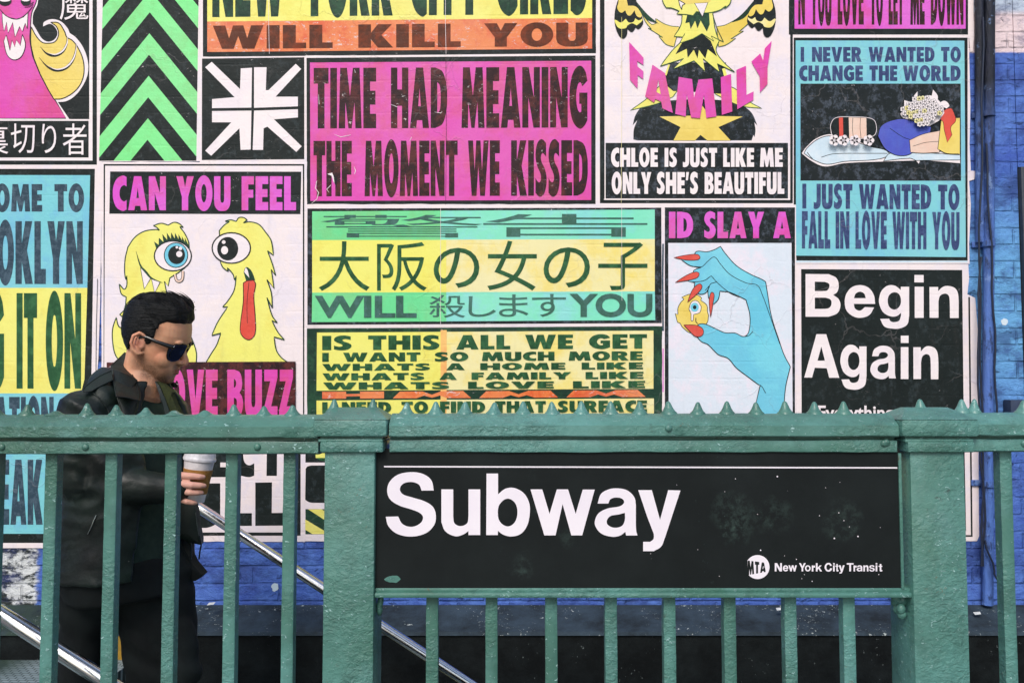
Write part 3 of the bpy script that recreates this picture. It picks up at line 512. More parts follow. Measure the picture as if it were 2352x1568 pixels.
# large black letters seen through the railing
s = poster(.0031); s.sheet(232, 963, 701, 1243); s.rect(236, 966, 690.5, 1229.5, 'black_clean'); s.rect(242, 963, 682, 1222, 'paper'); Q = lambda p: Z(441, 1023.1, .1425, p); s.k += 1
for a, h in (([(285,0),(600,0),(600,505),(285,505)], ([(455,270),(455,345),(600,345),(600,270)],)), ([(640,0),(825,0),(825,160,1),(850,270,1),(920,315,1),(1003,283),(1003,480),(930,505,1),(840,495,1),(640,440)], ()), ([(1208,0),(1372,0),(1368,485),(1200,485)], ()),
          ([(-60,605),(455,605),(455,1120),(410,1235,1),(280,1312,1),(100,1320,1),(-60,1290)], ()), ([(600,600),(775,600),(775,1085),(965,1085),(965,1290),(600,1290)], ()), ([(1020,593),(1290,588),(1285,1082),(1610,1077),(1610,1285),(1020,1289)], ())):
    s.poly(Q(a), 'black', [Q(x) for x in h], lift=False)
s.build('paste_up_poster', 'white poster with large black block letters, behind the coffee cup and railing', group=PG)
# black and yellow stripes beside the post
s = poster(.0039); s.sheet(691, 1005, 880, 1242); s.poly(Q([(1828,-60),(2900,-60),(2900,270),(1828,270)]), 'black'); s.poly(Q(ell2(2130,120,155,125)), 'leaf'); s.poly(Q([(1993,120),(2700,120),(2700,197),(1993,197)]), 'yellow')
s.poly(Q([(1920,317),(2900,317),(2900,918),(1950,918,1),(1880,905,1),(1824,870),(1832,370),(1860,335,1)]), 'black'); s.poly(Q([(1828,1020),(2900,1020),(2900,1425),(1828,1425)]), 'black_green'); s.poly(Q([(1870,1022),(2090,1022),(2900,1560),(2900,1425),(2480,1425),(1870,1030)][:2]+[(2700,1422),(2490,1422)]), 'yellow'); s.poly(Q([(1825,1185),(2220,1422),(1940,1422),(1825,1350)]), 'yellow')
s.build('paste_up_poster', 'black poster with yellow diagonal stripes, half behind the railing post', group=PG)
# Osaka girls
s = poster(.0050); s.sheet(702, 469, 1524, 749); s.poly([(706,479),(1519,477),(1520,742),(706,746)], 'black_dusty'); s.poly([(717,485.5),(1504,481.5),(1504,549),(717,551.5)], 'seafoam'); s.poly([(717,551.5),(1504,549),(1504,669),(717,672)], 'straw'); s.poly([(717,672),(1504,669),(1505,735),(716,739.5)], 'seafoam')
s.poly([(717,485.5),(1012,484),(1012,551),(717,551.5)], 'mint'); s.poly([(717,551.5),(1025,551),(1025,671),(717,672)], 'yellow'); s.poly([(717,672),(1025,671),(1025,738),(716,739.5)], 'mint')
s.font('警', 735, 1109, 493.5, 545.5, 'leaf_grey'); s.font('告', 1110, 1487, 491.5, 544, 'leaf_grey')
for ch, a, b, y0, y1 in (('大',732,849,554,668), ('阪',866,980.5,556,668), ('の',996,1101,569,661), ('女',1119,1233,553,667), ('の',1248.5,1355,568,660), ('子',1374,1487,557,666)): s.font(ch, a, b, y0, y1, 'leaf', .006 if ch in 'の' else 0)
for ch, a, b, y0, y1 in (('殺',985.5,1068,677,729), ('し',1076,1139,680,727), ('ま',1146,1213.5,676,727), ('す',1222,1300,675,727)): s.font(ch, a, b, y0, y1, 'leaf_grey')
s.font('WILL', 723, 957, 679, 730, 'leaf_grey', .035); s.font('YOU', 1308, 1498.5, 674, 728, 'leaf_grey', .035)
s.line([(1012, 476), (1012, 745)], .8, 'paper'); s.line([(1428, 470), (1428, 520), (1428.5, 690)], .7, 'paper')
s.build('paste_up_poster', 'mint and yellow poster of large Japanese writing between the words WILL and YOU', group=PG)
# Is this all we get
s = poster(.0041); s.sheet(702, 748, 1524, 1003); s.poly([(705,754),(1521,749),(1521,1000),(705,1000)], 'black_green'); s.poly([(728,763.5),(1501,759),(1501,892.5),(727,897)], 'straw'); s.poly([(728,763.5),(1012,762),(1012,895.5),(727,897)], 'yellow'); s.poly([(727,919.5),(1502,914.5),(1502,1000),(727,1000)], 'straw'); s.poly([(727,919.5),(1012,917.5),(1012,1000),(727,1000)], 'yellow')
s.poly([(1012,758),(1026,758),(1026,1000),(1012,1000)], 'amber')
s.poly([(740,899.5),(795,899),(795,904.5),(827,904),(827,899),(882,898.5),(882,914.5),(827,915),(827,909.5),(795,910),(795,915),(740,915.5)], 'orange')
for a, b, dy in ((902,1082,0), (1100.5,1282,-1), (1301,1483,-2.5)):
    w = b-a; s.poly([(a,914.5+dy),(a+w*.09,899+dy),(a+w*.38,898.5+dy),(a+w*.5,906+dy),(a+w*.62,898+dy),(a+w*.9,897.5+dy),(b,913.5+dy),(a+w*.7,913.8+dy),(a+w*.6,908+dy),(a+w*.5,913+dy),(a+w*.4,908+dy),(a+w*.3,914.2+dy)], 'orange')
for lst, y0, y1 in (([('IS',740,808.5),('THIS',845.5,1010),('ALL',1048,1172),('WE',1206,1316),('GET',1353,1486)], 771, 804), ([('I',740,755),('WANT',788,965.5),('SO',998,1075.5),('MUCH',1106.8,1273.5),('MORE',1306,1476)], 810, 830.5),
   ([('WHATS',740,988),('A',1025,1067.5),('HOME',1103,1298.5),('LIKE',1336,1477)], 835.5, 851), ([('WHATS',740.5,975),('A',1009,1049),('FAMILY',1083,1312),('LIKE',1345,1478)], 857, 873), ([('WHATS',742,1032),('LOVE',1075,1272),('LIKE',1316,1481.5)], 878, 894),
   ([('I',740,752),('NEED',785,898),('TO',922,983),('FIND',1010.5,1114),('THAT',1137,1253.5),('SURFACE',1281,1486)], 923, 949)): s.words(lst, y0, y1, 'leaf', -.0052)
s.build('paste_up_poster', 'yellow poster of a poem beginning IS THIS ALL WE GET', group=PG)
# blue hand
s = poster(.0048); s.sheet(1521, 470, 1829, 1003); s.rect(1527, 476.5, 1826, 1000, 'black_dusty', .0); s.poly([(1535,558),(1818,558),(1821,1000),(1536,1000)], 'paper_blue'); s.line([(1523,560),(1522,640),(1523,760)], 4, 'slate'); s.line([(1523,800),(1523,900)], 2.5, 'orchid')
s.words([('ID',1536.5,1592),('SLAY',1617,1755),('A',1776,1816.5)], 486.5, 547, 'orchid')
H = lambda p: T(2,1,p)
s.shape(H([(1580,1180),(1560,1160),(1640,1132,1),(1700,1140,1),(1742,1165),(1735,1190),(1790,1235,1),(1795,1290),(1806,1330),(1790,1400,1),(1720,1440),(1650,1490,1),(1570,1440,1),(1545,1400),(1520,1390),(1500,1310),(1525,1320),(1525,1260,1),(1550,1210,1)]), 'gold', 1.5); s.shape(H([(1625,1270),(1650,1205,1),(1700,1195,1),(1740,1250),(1725,1300,1),(1668,1320),(1665,1370),(1655,1382,1),(1645,1370),(1645,1310)]), 'white', 1.3); s.poly(H(ell2(1678,1253,38,42)), 'sky'); s.poly(H(ell2(1678,1253,17,19)), 'black_clean'); s.line(H([(1690,1350),(1690,1385,1),(1708,1405)]), 1.8, 'black_clean')
s.shape(H([(1555,817),(1670,790),(1695,742,1),(1790,745,1),(1860,725,1),(1915,695),(1960,760,1),(2060,870,1),(2180,945,1),(2300,1000,1),(2330,1020),(2345,1110,1),(2382,1330,1),(2457,1568,1),(2500,1690,1),(2557,1798),(2512,1998,1),(2492,2300),(2203,2300),(2280,1968),(2265,1963),(2150,1878,1),(2060,1808,1),(1985,1722,1),(1900,1690,1),(1860,1655,1),(1800,1595,1),(1740,1568,1),(1700,1525),(1690,1440),(1720,1408,1),(1780,1410,1),(1880,1455,1),(1960,1488,1),(2050,1490,1),(2130,1522,1),(2175,1480,1),(2186,1330,1),(2150,1185),(2060,1140,1),(1990,1112),(1910,1105),(1895,1180,1),(1850,1228),(1805,1165),(1800,1100,1),(1815,1060),(1780,1120,1),(1720,1132,1),(1678,1080,1),(1680,1028),(1610,1010),(1668,950),(1672,915,1),(1745,885),(1640,872,1)]), 'sky', 1.9)
for a in ([(1690,885),(1745,882,1),(1800,830,1),(1860,793,1),(1910,850,1),(2000,950,1),(2150,1030,1),(2255,1052,1),(2300,1140,1),(2352,1280,1),(2460,1590)], [(1650,1022),(1760,1010,1),(1830,965),(1900,1040,1),(2000,1120,1),(2090,1160)], [(1775,1100),(1830,1035),(1880,1020)], [(2110,1522),(2170,1515,1),(2215,1475)], [(2280,1968),(2300,1985),(2330,2040)]): s.line(H(a), 1.5, 'black_clean')
for a in ([(1488,797),(1600,775,1),(1700,768,1),(1728,795,1),(1705,818,1),(1600,820,1)], [(1500,1025),(1600,962,1),(1690,928,1),(1720,948,1),(1690,988,1)], [(1612,1208),(1660,1090,1),(1720,1038,1),(1746,1060,1),(1725,1105,1)], [(1825,1347),(1812,1200,1),(1830,1118,1),(1856,1130,1),(1850,1200,1)], [(1578,1415),(1700,1420,1),(1755,1458,1),(1748,1510,1),(1690,1522,1),(1630,1470,1)]): s.shape(H(a), 'red', 1.4, 'plum')
s.build('paste_up_poster', 'poster of a blue hand with red nails pinching a small eyeball creature', group=PG)
# ------------------------------------------------------------------ wall, pavement, stairwell
def wall_mat():
    m = N('painted_brick'); p = m.xyz()
    big = m.noise(3.2, 5, .6, m.vec(.8, 1, 1.2)); fine = m.noise(24, 6, .7, m.vec(.85, 1, 1.1))
    blue = m.mix(m.ramp(m.math('ADD', m.math('MULTIPLY', big, .6), m.math('MULTIPLY', fine, .5)), .38, .72), C(58, 88, 182), C(98, 140, 220))
    zt = W(2300, 560, YW).z; zl = W(2300, 960, YW).z                      # lighter sprayed band on the right
    sp = m.math('MULTIPLY', m.ramp(p[2], zt+.35, zt-.1), m.ramp(p[0], W(2100, 700, YW).x, W(2270, 700, YW).x))
    sp = m.math('MULTIPLY', sp, m.ramp(p[2], zl-.2, zl+.3)); blue = m.mix(m.math('MULTIPLY', sp, m.ramp(fine, .1, .5)), blue, C(112, 180, 232))
    top = m.ramp(m.math('ADD', p[2], m.math('MULTIPLY', fine, .02)), W(2300, 118, YW).z, W(2300, 113, YW).z)
    c = m.mix(top, blue, m.mix(m.ramp(p[2], W(2300, 36, YW).z, W(2300, 22, YW).z), C(244, 222, 224), C(196, 210, 228)))
    wz, wx = W(60, 1250, YW), W(80, 1300, YW).x                           # whitewash and black at the lower left
    lf = m.math('MULTIPLY', m.ramp(m.math('ADD', p[0], m.math('MULTIPLY', fine, .06)), wx+.05, wx+.03), m.math('MULTIPLY', m.ramp(p[2], W(60, 1395, YW).z-.02, W(60, 1392, YW).z), m.ramp(p[2], W(60, 1150, YW).z, W(60, 1160, YW).z)))
    ww = m.mix(m.ramp(m.noise(9, 8, .75, m.vec(1, 1, 2)), .47, .54), C(228, 232, 232), C(44, 52, 50)); c = m.mix(lf, c, ww)
    c = m.mix(m.math('MULTIPLY', m.ramp(m.noise(6, 7, .75, m.vec(.8, 1, 1.3)), .47, .60), .62), c, C(38, 54, 118))
    br = m.bricks(.006); br = m.math('MULTIPLY', br, m.ramp(m.noise(5, 4, .7), .32, .62)); c = m.mix(m.math('MULTIPLY', br, .3), c, C(24, 36, 84))
    crk = m.ramp(m.noise(14, 9, .8, m.vec(.6, 1, 1.5), 1.4), .60, .635); c = m.mix(m.math('MULTIPLY', crk, .5), c, C(22, 30, 60))
    h = m.math('ADD', m.math('MULTIPLY', br, -.6), m.math('ADD', m.math('MULTIPLY', m.noise(17, 7, .7, m.vec(.85, 1, 1.15)), 1.3), m.math('MULTIPLY', crk, -.5)))
    m.bump(h, .9, .014); return m.fin(c, .62, .35)
def stone(name, a, b, flecks=.0, scl=9, rough=.85, moss=None):
    m = N(name); c = m.mix(m.ramp(m.noise(scl, 7, .7), .35, .68), C(*a), C(*b))
    if moss:
        p = m.xyz(); f = m.math('MULTIPLY', m.ramp(m.math('ADD', p[0], m.math('MULTIPLY', m.noise(5, 4), .3)), -1.35, -1.55), m.ramp(m.noise(8, 6, .7), .32, .55)); c = m.mix(m.math('MULTIPLY', f, .8), c, C(*moss))
    if flecks: c = m.mix(m.math('MULTIPLY', m.ramp(m.noise(85, 5, .7), .72-flecks, .74-flecks), m.ramp(m.noise(6, 2), .5, .58)), c, C(190, 200, 196))
    m.bump(m.noise(60, 6, .7), .5, .006); return m.fin(c, rough, .3)
xL, xR = -9.0, W(2346, 700, YW).x
wm = wall_mat(); w = empty('brick_wall', (0, YW, 0), 'blue painted brick wall behind the posters, whitish at its top right', 'wall')
b = MB(); b.box((xL, YW, -.3), (xR, YW+.3, 6.0), wm); b.build('wall_face', w, clean=True)
for k, (dx, dy, r_) in enumerate(((632,1347,9),(2307,739,8),(312,1270,9))):
    s = Sheet(YW, .0012); s.poly([(dx+r_*math.cos(i*.45)*rnd.uniform(.75, 1.1), dy+r_*1.15*math.sin(i*.45)*rnd.uniform(.8, 1.1)) for i in range(14)], 'ice'); s.mb.build('paint_splash', w, clean=False)
dk = plain('dark_metal', (40, 48, 58), .55, .4, 0, (52, 62, 74), 8, .3, 30)
d = empty('metal_door', (xR+.5, YW+.1, .2), 'dark metal door at the right-hand end of the blue wall', 'door')
b = MB(); b.box((xR+.004, YW-.02, .2), (xR+.10, YW+.16, W(2350, 385, YW).z), dk, .006); b.build('door_frame', d, 30)
b = MB(); b.box((xR+.104, YW+.05, .2), (xR+1.2, YW+.1, W(2350, 385, YW).z-.05), dk, .004); b.box((xR+.2, YW+.03, .5), (xR+1.1, YW+.049, 1.1), dk, .01); b.build('door_leaf', d, 30)
b = MB(); b.box((xR+.004, YW+.001, W(2350, 385, YW).z+.003), (xR+6, YW+.3, 6), wm); b.build('wall_return', w)
a0, a1 = W(2318, 918, YW-.05), W(2347, 975, YW-.05); b = MB(); b.box((a0.x, YW-.06, a1.z), (a1.x+.05, YW-.004, a0.z), plain('junction_grey', (52, 66, 92), .6, .3), .005); jb = b.build('junction_box', None, 30); setp(jb, 'small dark box on the blue wall beside the metal door', 'junction box')
# drainpipe and cables beside the posters
bp = N('pipe_paint'); fz = bp.noise(14, 6, .7, bp.vec(1, 1, .12)); pz = bp.xyz()
pc = bp.mix(bp.ramp(fz, .30, .56), C(26, 40, 84), C(86, 124, 200)); pc = bp.mix(bp.ramp(pz[2], W(2250, 330, YW).z, W(2250, 190, YW).z), pc, bp.mix(bp.ramp(fz, .4, .7), C(14, 18, 26), C(28, 36, 56)))
f2 = bp.noise(30, 7, .75, bp.vec(1, 1, .35)); pc = bp.mix(bp.math('MULTIPLY', bp.ramp(f2, .52, .60), .75), pc, C(18, 26, 52)); pc = bp.mix(bp.math('MULTIPLY', bp.ramp(bp.noise(19, 5, .7), .60, .66), .5), pc, C(140, 172, 222)); bp.bump(bp.math('ADD', fz, f2), .8, .012); bpm = bp.fin(pc, .5, .4)
dp = empty('drainpipe', (W(2270, 700, YW).x, YW-.04, 1), 'blue and black painted pipe bundle running up the wall beside the posters', 'pipe')
r1 = .017; b = MB(); p0, p1 = W(2249, -60, YW-.022), W(2251, 557, YW-.022); b.tube([p0, p1], r1, bpm, 14); b.build('short_pipe', dp, 40)
b = MB(); p0, p1 = W(2273, -60, YW-.026), W(2268, 1388, YW-.026); b.tube([(p0.x, p0.y, p0.z), (p1.x, p1.y, p1.z)], .021, bpm, 16); b.build('long_pipe', dp, 40)
for dy in (262, 560, 1110): q = W(2270, dy, YW-.03); b = MB(); b.tube([(q.x, q.y, q.z-.012), (q.x, q.y, q.z+.012)], .0255, bpm, 16); b.box((q.x-.055, YW-.012, q.z-.012), (q.x+.03, YW-.002, q.z+.012), bpm, .002); b.build('pipe_strap', dp, 40)
cb = plain('cable_black', (34, 44, 66), .5, .4)
for k, pts in enumerate(([(2258,40),(2256,300),(2249,600),(2254,900),(2262,1160),(2258,1300)], [(2264,330),(2276,560),(2284,760),(2288,930),(2292,1090)], [(2252,590),(2246,760),(2250,1000),(2258,1130),(2254,1300)], [(2262,1240),(2284,1310),(2292,1340)])):
    b = MB(); P = [W(x, y, YW-.05-.004*k) for x, y in pts]; sp = []
    for i in range(len(P)-1): sp += [P[i].lerp(P[i+1], t) + Vector((.004*math.sin(t*3.14*2+k), 0, 0)) for t in (0, .25, .5, .75)]
    b.tube(sp+[P[-1]], .004, cb, 8); o = b.build('wall_cable', None, 60)
    setp(o, ('thin black cable hanging in front of the drainpipe from top', 'longer grey-blue cable curving right of the drainpipe', 'dark cable below the cut end of the short pipe', 'short loose cable end low down by the drainpipe')[k], 'cable', 'cables by the drainpipe')
# pavement, with the stairwell opening
X0, YN, YB = -1.41, 2.09, 3.25
pv = stone('pavement_concrete', (128, 126, 122), (104, 104, 102)); b = MB()
for (x0, y0, x1, y1) in ((-60,-60,60,YN), (-60,YN,-2.6,YW), (4.2,YN,60,YW), (-60,YW,60,60)): b.add([(x0,y0,0),(x1,y0,0),(x1,y1,0),(x0,y1,0)], [(0,1,2,3)], pv)
setp(b.build('pavement', None), kind='structure')
lm = N('landing_tread'); cz = lm.n('ShaderNodeTexBrick'); lm.l(lm.pos, cz.inputs['Vector']); cz.inputs['Scale'].default_value = 1; cz.inputs['Brick Width'].default_value = .03; cz.inputs['Row Height'].default_value = .018; cz.inputs['Mortar Size'].default_value = .002
cz.inputs['Color1'].default_value = C(150, 166, 168); cz.inputs['Color2'].default_value = C(134, 152, 154); cz.inputs['Mortar'].default_value = C(54, 64, 64)
lp = lm.xyz(); lc = lm.mix(lm.math('MULTIPLY', lm.ramp(lm.math('ADD', lp[0], lm.math('MULTIPLY', lm.noise(6, 3), .25)), -1.62, -1.78), .92), cz.outputs[0], lm.mix(lm.ramp(lm.noise(12, 6), .35, .7), C(40, 58, 50), C(66, 86, 70)))
lm.bump(cz.outputs['Fac'], -.5, .003); lmm = lm.fin(lc, .7, .3)
b = MB(); b.box((-2.6, YN+.003, -.5), (X0, YB-.003, .10), lmm)
for k in range(1, 14): b.box((X0-.01+.28*(k-1), YN+.003, -3), (X0+.28*k, YB-.003, .10-.17*k), lmm)
setp(b.build('subway_stairs', None), kind='structure')
km = stone('kerb_stone', (58, 74, 86), (26, 34, 38), .10, 7, moss=(48, 66, 52)); cw = N('stairwell_black'); cp = cw.xyz()
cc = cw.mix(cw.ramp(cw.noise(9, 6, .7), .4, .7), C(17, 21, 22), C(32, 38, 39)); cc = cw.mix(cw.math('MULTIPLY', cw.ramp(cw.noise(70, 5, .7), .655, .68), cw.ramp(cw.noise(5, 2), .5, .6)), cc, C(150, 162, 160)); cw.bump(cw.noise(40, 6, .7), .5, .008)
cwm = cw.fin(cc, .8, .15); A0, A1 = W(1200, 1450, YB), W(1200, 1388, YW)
b = MB(); b.add([(-9,YB,A0.z),(9,YB,A0.z),(9,YW-.002,A1.z),(-9,YW-.002,A1.z)], [(0,1,2,3)], km); b.add([(-9,YB+.0,A0.z),(9,YB,A0.z),(9,YB-.008,A0.z-.012),(-9,YB-.008,A0.z-.012)], [(0,1,2,3)], km)
setp(b.build('kerb_ledge', None), kind='structure')
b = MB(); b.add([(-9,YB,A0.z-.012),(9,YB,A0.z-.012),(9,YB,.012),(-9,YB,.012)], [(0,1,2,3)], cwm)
tm = N('stairwell_tile'); tb = tm.n('ShaderNodeTexBrick'); pp = tm.xyz(); cx = tm.n('ShaderNodeCombineXYZ'); tm.l(pp[0], cx.inputs[0]); tm.l(pp[2], cx.inputs[1]); tm.l(cx.outputs[0], tb.inputs['Vector']); tb.inputs['Scale'].default_value = 1; tb.inputs['Brick Width'].default_value = .15; tb.inputs['Row Height'].default_value = .075; tb.inputs['Mortar Size'].default_value = .003
tb.inputs['Color1'].default_value = C(128, 132, 100); tb.inputs['Color2'].default_value = C(108, 114, 88); tb.inputs['Mortar'].default_value = C(46, 52, 44); tmm = tm.fin(tb.outputs[0], .4, .5)
b.add([(-9,YB,.011),(9,YB,.011),(9,YB,-3),(-9,YB,-3)], [(0,1,2,3)], tmm); b.box((-2.6, YN-.09, -3), (4.2, YN, -.002), cwm); b.box((4.2, YN, -3), (4.3, YB, -.002), cwm)
oc = plain('ochre_paint', (176, 136, 44), .7, .3, 0, (120, 104, 48), 18, .4)
q0, q1 = W(205, 1440, YB-.004), W(318, 1530, YB-.004); b.add([(q0.x,YB-.004,q1.z),(q1.x,YB-.004,q1.z),(q1.x-.03,YB-.004,q0.z+.0),(q0.x,YB-.004,q0.z-.02)], [(0,1,2,3)], oc)
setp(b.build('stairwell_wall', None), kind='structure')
# scraps of paper on the ledge
for k, (dx, dy) in enumerate(((72,1368),(227,1399),(18,1430),(484,1390),(1790,1402),(2244,1412))):
    q = W(dx, dy, YW-.1); t = MB(); t.add([q+Vector((-.012,-.01,.004)), q+Vector((.013,-.006,.006)), q+Vector((.016,.008,.012)), q+Vector((-.010,.010,.009))], [(0,1,2,3)], plain('scrap', (226, 230, 228), .7)); o = t.build('paper_scrap'); setp(o, 'scrap of white paper lying '+('at the left end of the ledge, below the whitewash','on the ledge just left of the man','low on the mossy kerb at the left edge','on the ledge between the man and the left post','on the ledge under the right half of the sign','on the ledge right of the right post')[k], 'paper scrap', 'paper scraps on the kerb ledge')
# ------------------------------------------------------------------ railing
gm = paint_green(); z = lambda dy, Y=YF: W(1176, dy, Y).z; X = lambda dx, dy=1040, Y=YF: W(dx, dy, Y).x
rl = empty('subway_railing', (0, 2.01, 0), 'green painted iron railing with a spiked top rail around the subway stairs', 'railing')
zc = 1.056
def rail(x0, x1, name, dz=0):
    prof = [(1.972,z(1040,1.965)),(1.962,z(1038)+.0),(1.961,z(1013)),(1.962,z(1011)),(1.974,z(1009.5)),(1.974,z(1004)),(1.952,z(1002.5)),(1.950,z(1000)),(1.950,z(977)),(1.9535,z(973.5)),(1.985,zc-.004),(2.0,zc),(2.03,zc),(2.045,zc-.004),(2.078,z(973.5)),(2.078,z(1003)),(2.066,z(1010)),(2.066,z(1038)),(2.056,z(1040,1.965))]
    b = MB(); n = max(2, int((x1-x0)/.012)); q = []
    for i in range(n+1):
        x = x0+(x1-x0)*i/n; q.append([(x, y+.0012*noise.noise((x*18, y*30, zz*40)), zz+dz+.0016*noise.noise((x*14+5, y*40, zz*30))) for y, zz in prof])
    b.grid([list(r) for r in zip(*q)], gm, False); b.add([p for p in q[0]], [tuple(range(len(prof)))], gm); b.add([p for p in q[-1]], [tuple(range(len(prof)))], gm)
    return b.build(name, rl, 35)
XP = [(745, 861), (2091, 2216)]                              # the two posts, left and right faces
r0 = rail(-3.2, X(728), 'top_rail', -.003); r1_ = rail(X(893), X(2066), 'top_rail'); r2 = rail(X(2228), 3.2, 'top_rail', .002)
posts = []
for k, (a, c) in enumerate(XP):
    xa, xb = X(a), X(c); b = MB(); b.box((xa, 1.952, 0), (xb, 2.075, z(1036)), gm, .004); po = b.build('post', rl, 30); posts.append(po)
    m0, m1 = X(a-24), X(c+29); b = MB(); b.box((m0, 1.937, z(1002)), (m1, 2.092, z(962)), gm, .006); b.box((m0+.014, 1.953, z(1012)), (m1-.014, 2.076, z(1001.5)), gm); b.box((m0+.010, 1.944, z(1015)), (m1-.010, 2.084, z(1007.5)), gm, .003); b.box((X(a-9), 1.942, z(1038)), (X(c+20), 2.085, z(1013.5)), gm, .004)
    ym, xm = (1.937+2.092)/2, (m0+m1)/2; zz = z(963)
    b.add([(m0,1.9372,zz),(m1,1.9372,zz),(m1,2.0918,zz),(m0,2.0918,zz),(xm-.05,ym-.012,zz+.026),(xm+.05,ym-.012,zz+.026),(xm+.05,ym+.012,zz+.026),(xm-.05,ym+.012,zz+.026)], [(0,1,5,4),(1,2,6,5),(2,3,7,6),(3,0,4,7),(4,5,6,7)], gm); b.build('post_cap', rl, 30)
# spikes: one bell-shaped cone, copied
b = MB(); b.lathe([(.0215,-.005),(.0205,.002),(.0155,.0065),(.0112,.013),(.0082,.0195),(.0056,.0250),(.0035,.0275),(.0002,.0288)], gm, None, 14); sp0 = b.build('spike', None, 60)
q = random.Random(5); first = [True]
def spike(dx, parent, zt, y=2.012, s=1.0, wd=.92):
    o = sp0 if first[0] else sp0.copy()
    if not first[0]: col.objects.link(o)
    first[0] = False; o.parent = parent; o.matrix_parent_inverse = Matrix.Identity(4)
    o.location = (W(dx, 955, y).x, y, zt); o.scale = (wd*q.uniform(.92, 1.08), wd, s*q.uniform(.94, 1.06)); o.rotation_euler = (0, q.uniform(-.06, .06), q.uniform(0, 6)); return o
for dx, h in ((-6,.5),(62,.85),(129,.35),(200,1.02),(267,.88),(335,.66),(400,.42),(471,.42),(537,.85),(606,.72),(672,.85)): spike(dx, r0, zc-.004, s=h, wd=.92+.25*(h < .5))
for k in range(16):
    dx = 934+k*66.9
    if dx < 2040: spike(dx, r1_, zc-.001)
for dx in (2237, 2351): spike(dx, r2, zc+.001, s=1.1)
for (a, c), P in zip(XP, posts):
    for f in (.27, .80): spike(a-24+(c-a+53)*f, P, z(963)+.014, 2.014, 1.05)
def pickets(cx, z0, z1, names='picket'):
    o0 = None
    for k, dx in enumerate(cx):
        if o0 is None:
            b = MB(); n = 26; w2 = .0137; rows = []
            for i in range(n+1):
                zz = z0+(z1-z0)*i/n; e = lambda t: .0009*noise.noise((t*3, zz*22, 1.7)); rows.append([(-w2+e(1),1.985,zz),(-w2+.002+e(1),1.9835,zz),(w2-.002+e(2),1.9835,zz),(w2+e(2),1.985,zz),(w2+e(2),2.012,zz),(-w2+e(1),2.012,zz)])
            b.grid(rows, gm, True); o0 = b.build('picket', rl, 40); o = o0
        else: o = o0.copy(); col.objects.link(o)
        o.location.x = W(dx, 1300, 1.985).x; o.rotation_euler.z = 0
zb = z(1036)
pickets([-160, -24, 111, 249.5, 388, 528, 661.5], .03, zb); pickets([2317, 2452, 2590], .03, zb)
zl0, zl1 = z(1372, 1.96), z(1351, 1.96); pickets([993, 1129, 1266, 1403, 1537, 1675, 1814, 1948], .03, zl0+.002)
b = MB(); b.box((X(861), 1.956, zl0), (X(2091), 2.02, zl1-.0085), gm, .004); b.box((X(861), 1.966, zl1-.010), (X(2091), 2.02, zl1), gm, .003); b.build('lower_rail', rl, 30)
for (xa, xb) in ((-3.2, X(745)), (X(861), X(2091)), (X(2216), 3.2)): b = MB(); b.box((xa, 1.98, .03), (xb, 2.016, .065), gm, .003); b.build('bottom_rail', rl, 30)
b = MB()                                                     # lumpy weld under the sign, beside the right post
wq = W(2070, 1390, 1.99)
for k in range(9): b.ell(wq+Vector((q.uniform(-.018, .016), q.uniform(-.01, .012), q.uniform(-.022, .022))), (.011, .011, .013), gm, None, 10, 6)
b.build('weld_lump', rl, 60)
wq = W(871, 1378, 1.99); b = MB()
for k in range(4): b.ell(wq+Vector((q.uniform(-.006, .006), 0, q.uniform(-.022, .012))), (.007, .01, .013), gm, None, 10, 6)
b.build('weld_lump', rl, 60)
b = MB(); b.ell((0,0,0), (.0085,.006,.0085), gm, None, 14, 8); bo = b.build('bolt', rl, 60)
for k, (dx, dy) in enumerate(((196,1026),(591,1026),(4,1026),(2030,1018),(2036,1016),(2352,1018),(1536,983))):
    o = bo if k == 0 else bo.copy()
    if k: col.objects.link(o)
    o.location = W(dx, dy, 1.9615 if dy > 1000 else 1.9495)
# ------------------------------------------------------------------ subway sign
sm = N('sign_black'); sf = sm.mix(sm.ramp(sm.noise(6, 5), .4, .75), C(23, 28, 28), C(31, 37, 37)); sf = sm.mix(sm.math('MULTIPLY', sm.ramp(sm.noise(60, 6, .75), .64, .70), sm.ramp(sm.noise(3.6, 2), .56, .66)), sf, C(86, 112, 104)); sf = sm.mix(sm.ramp(sm.noise(150, 2), .80, .82), sf, C(200, 206, 202))
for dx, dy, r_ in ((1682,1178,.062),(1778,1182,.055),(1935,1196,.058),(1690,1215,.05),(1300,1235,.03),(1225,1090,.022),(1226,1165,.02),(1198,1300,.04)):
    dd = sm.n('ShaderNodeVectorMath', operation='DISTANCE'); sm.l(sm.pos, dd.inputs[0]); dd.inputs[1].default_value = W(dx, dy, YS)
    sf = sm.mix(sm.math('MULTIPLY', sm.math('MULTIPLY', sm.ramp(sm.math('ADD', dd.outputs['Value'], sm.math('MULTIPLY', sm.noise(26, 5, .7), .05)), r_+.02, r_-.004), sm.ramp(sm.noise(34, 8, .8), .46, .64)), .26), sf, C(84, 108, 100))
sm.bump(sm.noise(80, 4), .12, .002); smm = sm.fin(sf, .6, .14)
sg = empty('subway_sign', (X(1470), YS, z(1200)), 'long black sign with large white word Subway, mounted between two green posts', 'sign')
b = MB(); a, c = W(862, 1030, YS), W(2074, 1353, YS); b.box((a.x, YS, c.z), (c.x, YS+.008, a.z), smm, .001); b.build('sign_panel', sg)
SW = plain('sign_white', (246, 240, 244), .5, .35, 0, (238, 230, 238), 9); s = Sheet(YS, .0006); s.k = 1; s.poly([(882,1069.3),(2061,1072.2),(2061,1075.4),(882,1072.6)], SW)
for kx in 'Subway': traced(s, kx, SW, None, 1, 2)
